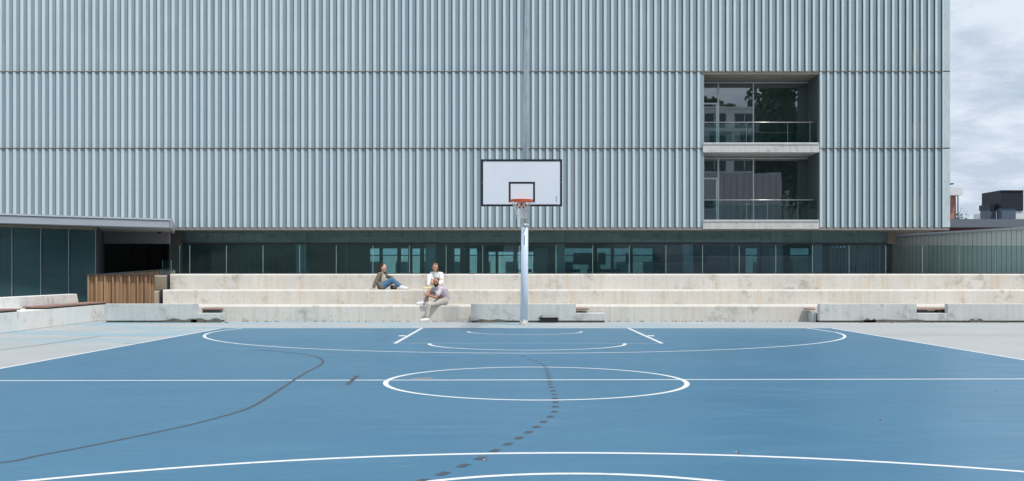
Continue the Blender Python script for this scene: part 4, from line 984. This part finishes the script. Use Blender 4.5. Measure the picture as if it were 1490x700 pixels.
b = MB(); chain(b, [hip, waist, chest], [.112,.108,.120]); cap(b, chest, neckb+V(0,0,-.035), .115, .075); cap(b, sI, sA, .064, .064); cap(b, sI, sI.lerp(eI,.75), .062, .062); cap(b, sA, sA.lerp(eA,.75), .062, .062); fuse('t_shirt', b, 'cloth_white', wr, .010, 4)
b = MB(); chain(b, [hI, kI, aI+V(0,0,.05)], [.10,.074,.055]); chain(b, [hA, kA, aA+V(.03,0,.02)], [.10,.074,.055]); cap(b, hI, hA, .105, .105); fuse('trousers', b, 'cloth_white', wr, .010, 3)
shoe('shoe', aI+V(.03,0,-.045), aI+V(-.14,-.05,-.05), 'shoe_cream', wr); shoe('shoe', aA+V(.03,0,-.03), aA+V(-.14,-.06,-.035), 'shoe_cream', wr)
P = lambda x,y,z: hc + HB @ Vector((x,y,z))
b = MB(); b.ell(P(0,-.036,.036), (.084,.088,.098), HB, 20, 14); cap(b, P(-.070,.0,.01), P(-.082,.015,-.13), .024, .014); cap(b, P(.068,-.01,.02), P(.080,-.015,-.04), .026, .02); cap(b, P(-.03,.045,.092), P(.045,.04,.092), .020, .020); b.ell(P(.02,-.10,.05), (.04,.04,.04), HB); fuse('hair', b, 'hair_blond', wr, .006, 1)
face_bits(wr, body, hc, HB, 'hair_brown')

# --- woman in olive jacket, side on
jr = thing('person', 'woman with long brown hair in an olive jacket and blue jeans sitting side-on alone', 'person', (-3.66, 31.3, .845), 'people sitting on the tiers')
hip, waist, chest, neckb = V(-3.68,31.35,.955), V(-3.70,31.35,1.07), V(-3.71,31.35,1.20), V(-3.69,31.35,1.335)
sN, sF = V(-3.735,31.19,1.275), V(-3.69,31.50,1.28)
eN, wN = V(-3.83,31.12,1.07), V(-3.90,31.10,.895)
eF, wF = V(-3.50,31.44,1.20), V(-3.365,31.33,1.185)
hN, hF = V(-3.66,31.25,.94), V(-3.66,31.43,.94)
kN, aN = V(-3.395,31.22,1.13), V(-3.165,31.21,.925)
kF, aF = V(-3.37,31.42,1.10), V(-3.13,31.38,.925)
hc = V(-3.655,31.34,1.452); HB = basis((1,-.38,-.22), (.12,0,1))
b = MB(); cap(b, neckb, hc+V(-.02,.0,-.06), .045, .044); head(b, hc, HB, 1.15)
chain(b, [sN, eN, wN], [.040,.034,.023]); chain(b, [sF, eF, wF], [.040,.034,.023]); cap(b, hip, chest, .10, .10); cap(b, sN, sF, .05, .05); cap(b, chest, neckb, .09, .05)
chain(b, [hN, kN, aN], [.075,.05,.032]); chain(b, [hF, kF, aF], [.075,.05,.032])
hand(b, wN, (-.9,-.2,-.35), (0,0,-1), 1, .15); hand(b, wF, (.75,-.25,-.5), (-.4,0,-.8), 1, .7)
body = fuse('body', b, 'skin_light', jr, .007, 3)
b = MB(); chain(b, [waist+V(.02,0,0), chest+V(.03,0,0)], [.105,.108]); fuse('shirt', b, 'shirt_cream', jr, .010, 3)
b = MB(); chain(b, [hip+V(-.035,0,-.01), waist+V(-.03,0,0), chest+V(-.02,0,0)], [.118,.112,.118]); cap(b, sN, sF, .066, .066); chain(b, [sN, eN, wN+V(.01,0,.03)], [.066,.056,.046]); chain(b, [sF, eF, wF.lerp(eF,.25)], [.066,.054,.044])
cap(b, chest+V(-.01,-.06,.03), neckb+V(-.02,0,-.03), .07, .055); cap(b, V(-3.76,31.20,1.0), V(-3.68,31.16,.905), .075, .055); fuse('jacket', b, 'jacket_olive', jr, .010, 3)
b = MB(); chain(b, [chest+V(.085,-.07,.08), waist+V(.085,-.08,0), V(-3.62,31.17,.93)], [.022,.020,.016]); fuse('jacket_lining', b, 'shirt_cream', jr, .008, 2)
b = MB(); chain(b, [hN, kN, aN+V(-.02,0,.02)], [.100,.068,.045]); chain(b, [hF, kF, aF+V(-.02,0,.02)], [.10,.068,.045]); cap(b, hN, hF, .105, .105); fuse('jeans', b, 'jean_blue', jr, .010, 3)
shoe('shoe', aN+V(.0,0,-.035), aN+V(.18,-.02,-.04), 'shoe_white', jr); shoe('shoe', aF+V(.0,0,-.035), aF+V(.18,0,-.04), 'shoe_white', jr)
P = lambda x,y,z: hc + HB @ Vector((x,y,z))
b = MB(); b.ell(P(0,-.036,.034), (.084,.088,.098), HB, 20, 14); chain(b, [P(.06,-.05,.02), P(.07,-.06,-.09), P(.075,-.06,-.18)], [.045,.045,.028]); chain(b, [P(-.06,-.02,.01), P(-.075,.02,-.10), P(-.07,.06,-.21), P(-.06,.08,-.28)], [.035,.045,.048,.03]); chain(b, [P(0,-.09,.0), P(0,-.10,-.10)], [.06,.045]); fuse('hair', b, 'hair_brown', jr, .006, 1)
face_bits(jr, body, hc, HB, 'hair_brown')
# her bag under the knees
bg_ = thing('shoulder_bag', 'small dark bag with beige flap under the knees of the woman in jeans', 'bag', (-3.36, 31.45, .845))
part('bag_body', MB().prism([(-3.47,31.50),(-3.27,31.50),(-3.28,31.60),(-3.46,31.60)], .847, .96), 'bag_taupe', bg_, bevel=.02)
part('flap', MB().prism([(-3.40,31.488),(-3.262,31.488),(-3.262,31.499),(-3.40,31.499)], .87, .965), 'bag_beige', bg_, bevel=.004)
part('strap', MB().tube([(-3.45,31.55,.95),(-3.42,31.52,1.0),(-3.35,31.52,1.01),(-3.29,31.55,.95)], .006, 6), 'bag_beige', bg_)

# ---------------------------------------------------------------- unseen foliage added at right to darken the pavilion's reflections
rl_ = ['dark tree right of the court, nearest the camera of its row', 'mid green tree second in the row right of the court', 'dark tree in the middle of the row right of the court', 'mid green tree fourth in the row right of the court', 'dark tree at the far end of the row right of the court']
for i in range(5):
    x, y = 46+2*math.sin(i*2.1), -6+i*9.5
    o = thing('broadleaf_tree', rl_[i], 'tree', (x, y, 0), 'trees in a row beside the court'); cm, tk = tm[i % 2]
    link('crown', cm, None, o, at=(x,y,0)); link('trunk', tk, None, o, at=(x,y,0)); o.scale = (.8,.95,.72); o.rotation_euler.z = i*.9
hd = MB(); rnd = random.Random(3)  # leaf mass added out of view so the pavilion glass mirrors something dark
for i in range(24000):
    x = 43+rnd.uniform(-.9,.9); y = rnd.uniform(-30,44); z = rnd.uniform(.0,1)*(7.2+.8*math.sin(y*1.7)+.5*math.sin(y*4.1)); u = Vector((rnd.gauss(0,1),rnd.gauss(0,1),rnd.gauss(0,1))).normalized(); v = u.orthogonal().normalized(); p = Vector((x,y,z)); k = .2
    hd.add([p-u*k, p+v*k*.5, p+u*k, p-v*k*.5], [(0,1,2,3)])
part('hedge', hd, 'leaf_dark', label='tall dark hedge growing along the right side of the court', category='hedge', kind='stuff')

# ---------------------------------------------------------------- a few leaves on the court
leafc = [('leaf', 'small dry brown leaf lying on the blue court near the dashed line', (598.5*1.0, 671)), ('leaf', 'small brown leaf on the white arc at the right', (1073, 660.5)), ('leaf', 'brown leaf on the blue court below the right sideline', (1450, 569)), ('leaf', 'lone leaf on the court right of the free throw circle', (1282, 611))]
for nm, lb_, (x_, y_) in leafc:
    q = G(706 if x_ < 600 else x_, y_); a = random.uniform(0, 3); L = .02
    pts = [(q[0]+math.cos(a+t)*L*(1 if j % 2 == 0 else .45), q[1]+math.sin(a+t)*L*(1 if j % 2 == 0 else .45), .006+.005*(j % 3)) for j, t in enumerate([0, 1, 2.1, 3.14, 4.2, 5.3])]
    mb = MB(); mb.add(pts+[(q[0],q[1],.007)], [(j,(j+1)%6,6) for j in range(6)]); o = part(nm, mb, 'scrape', label=lb_, category='leaf'); o['group'] = 'leaves on the court'
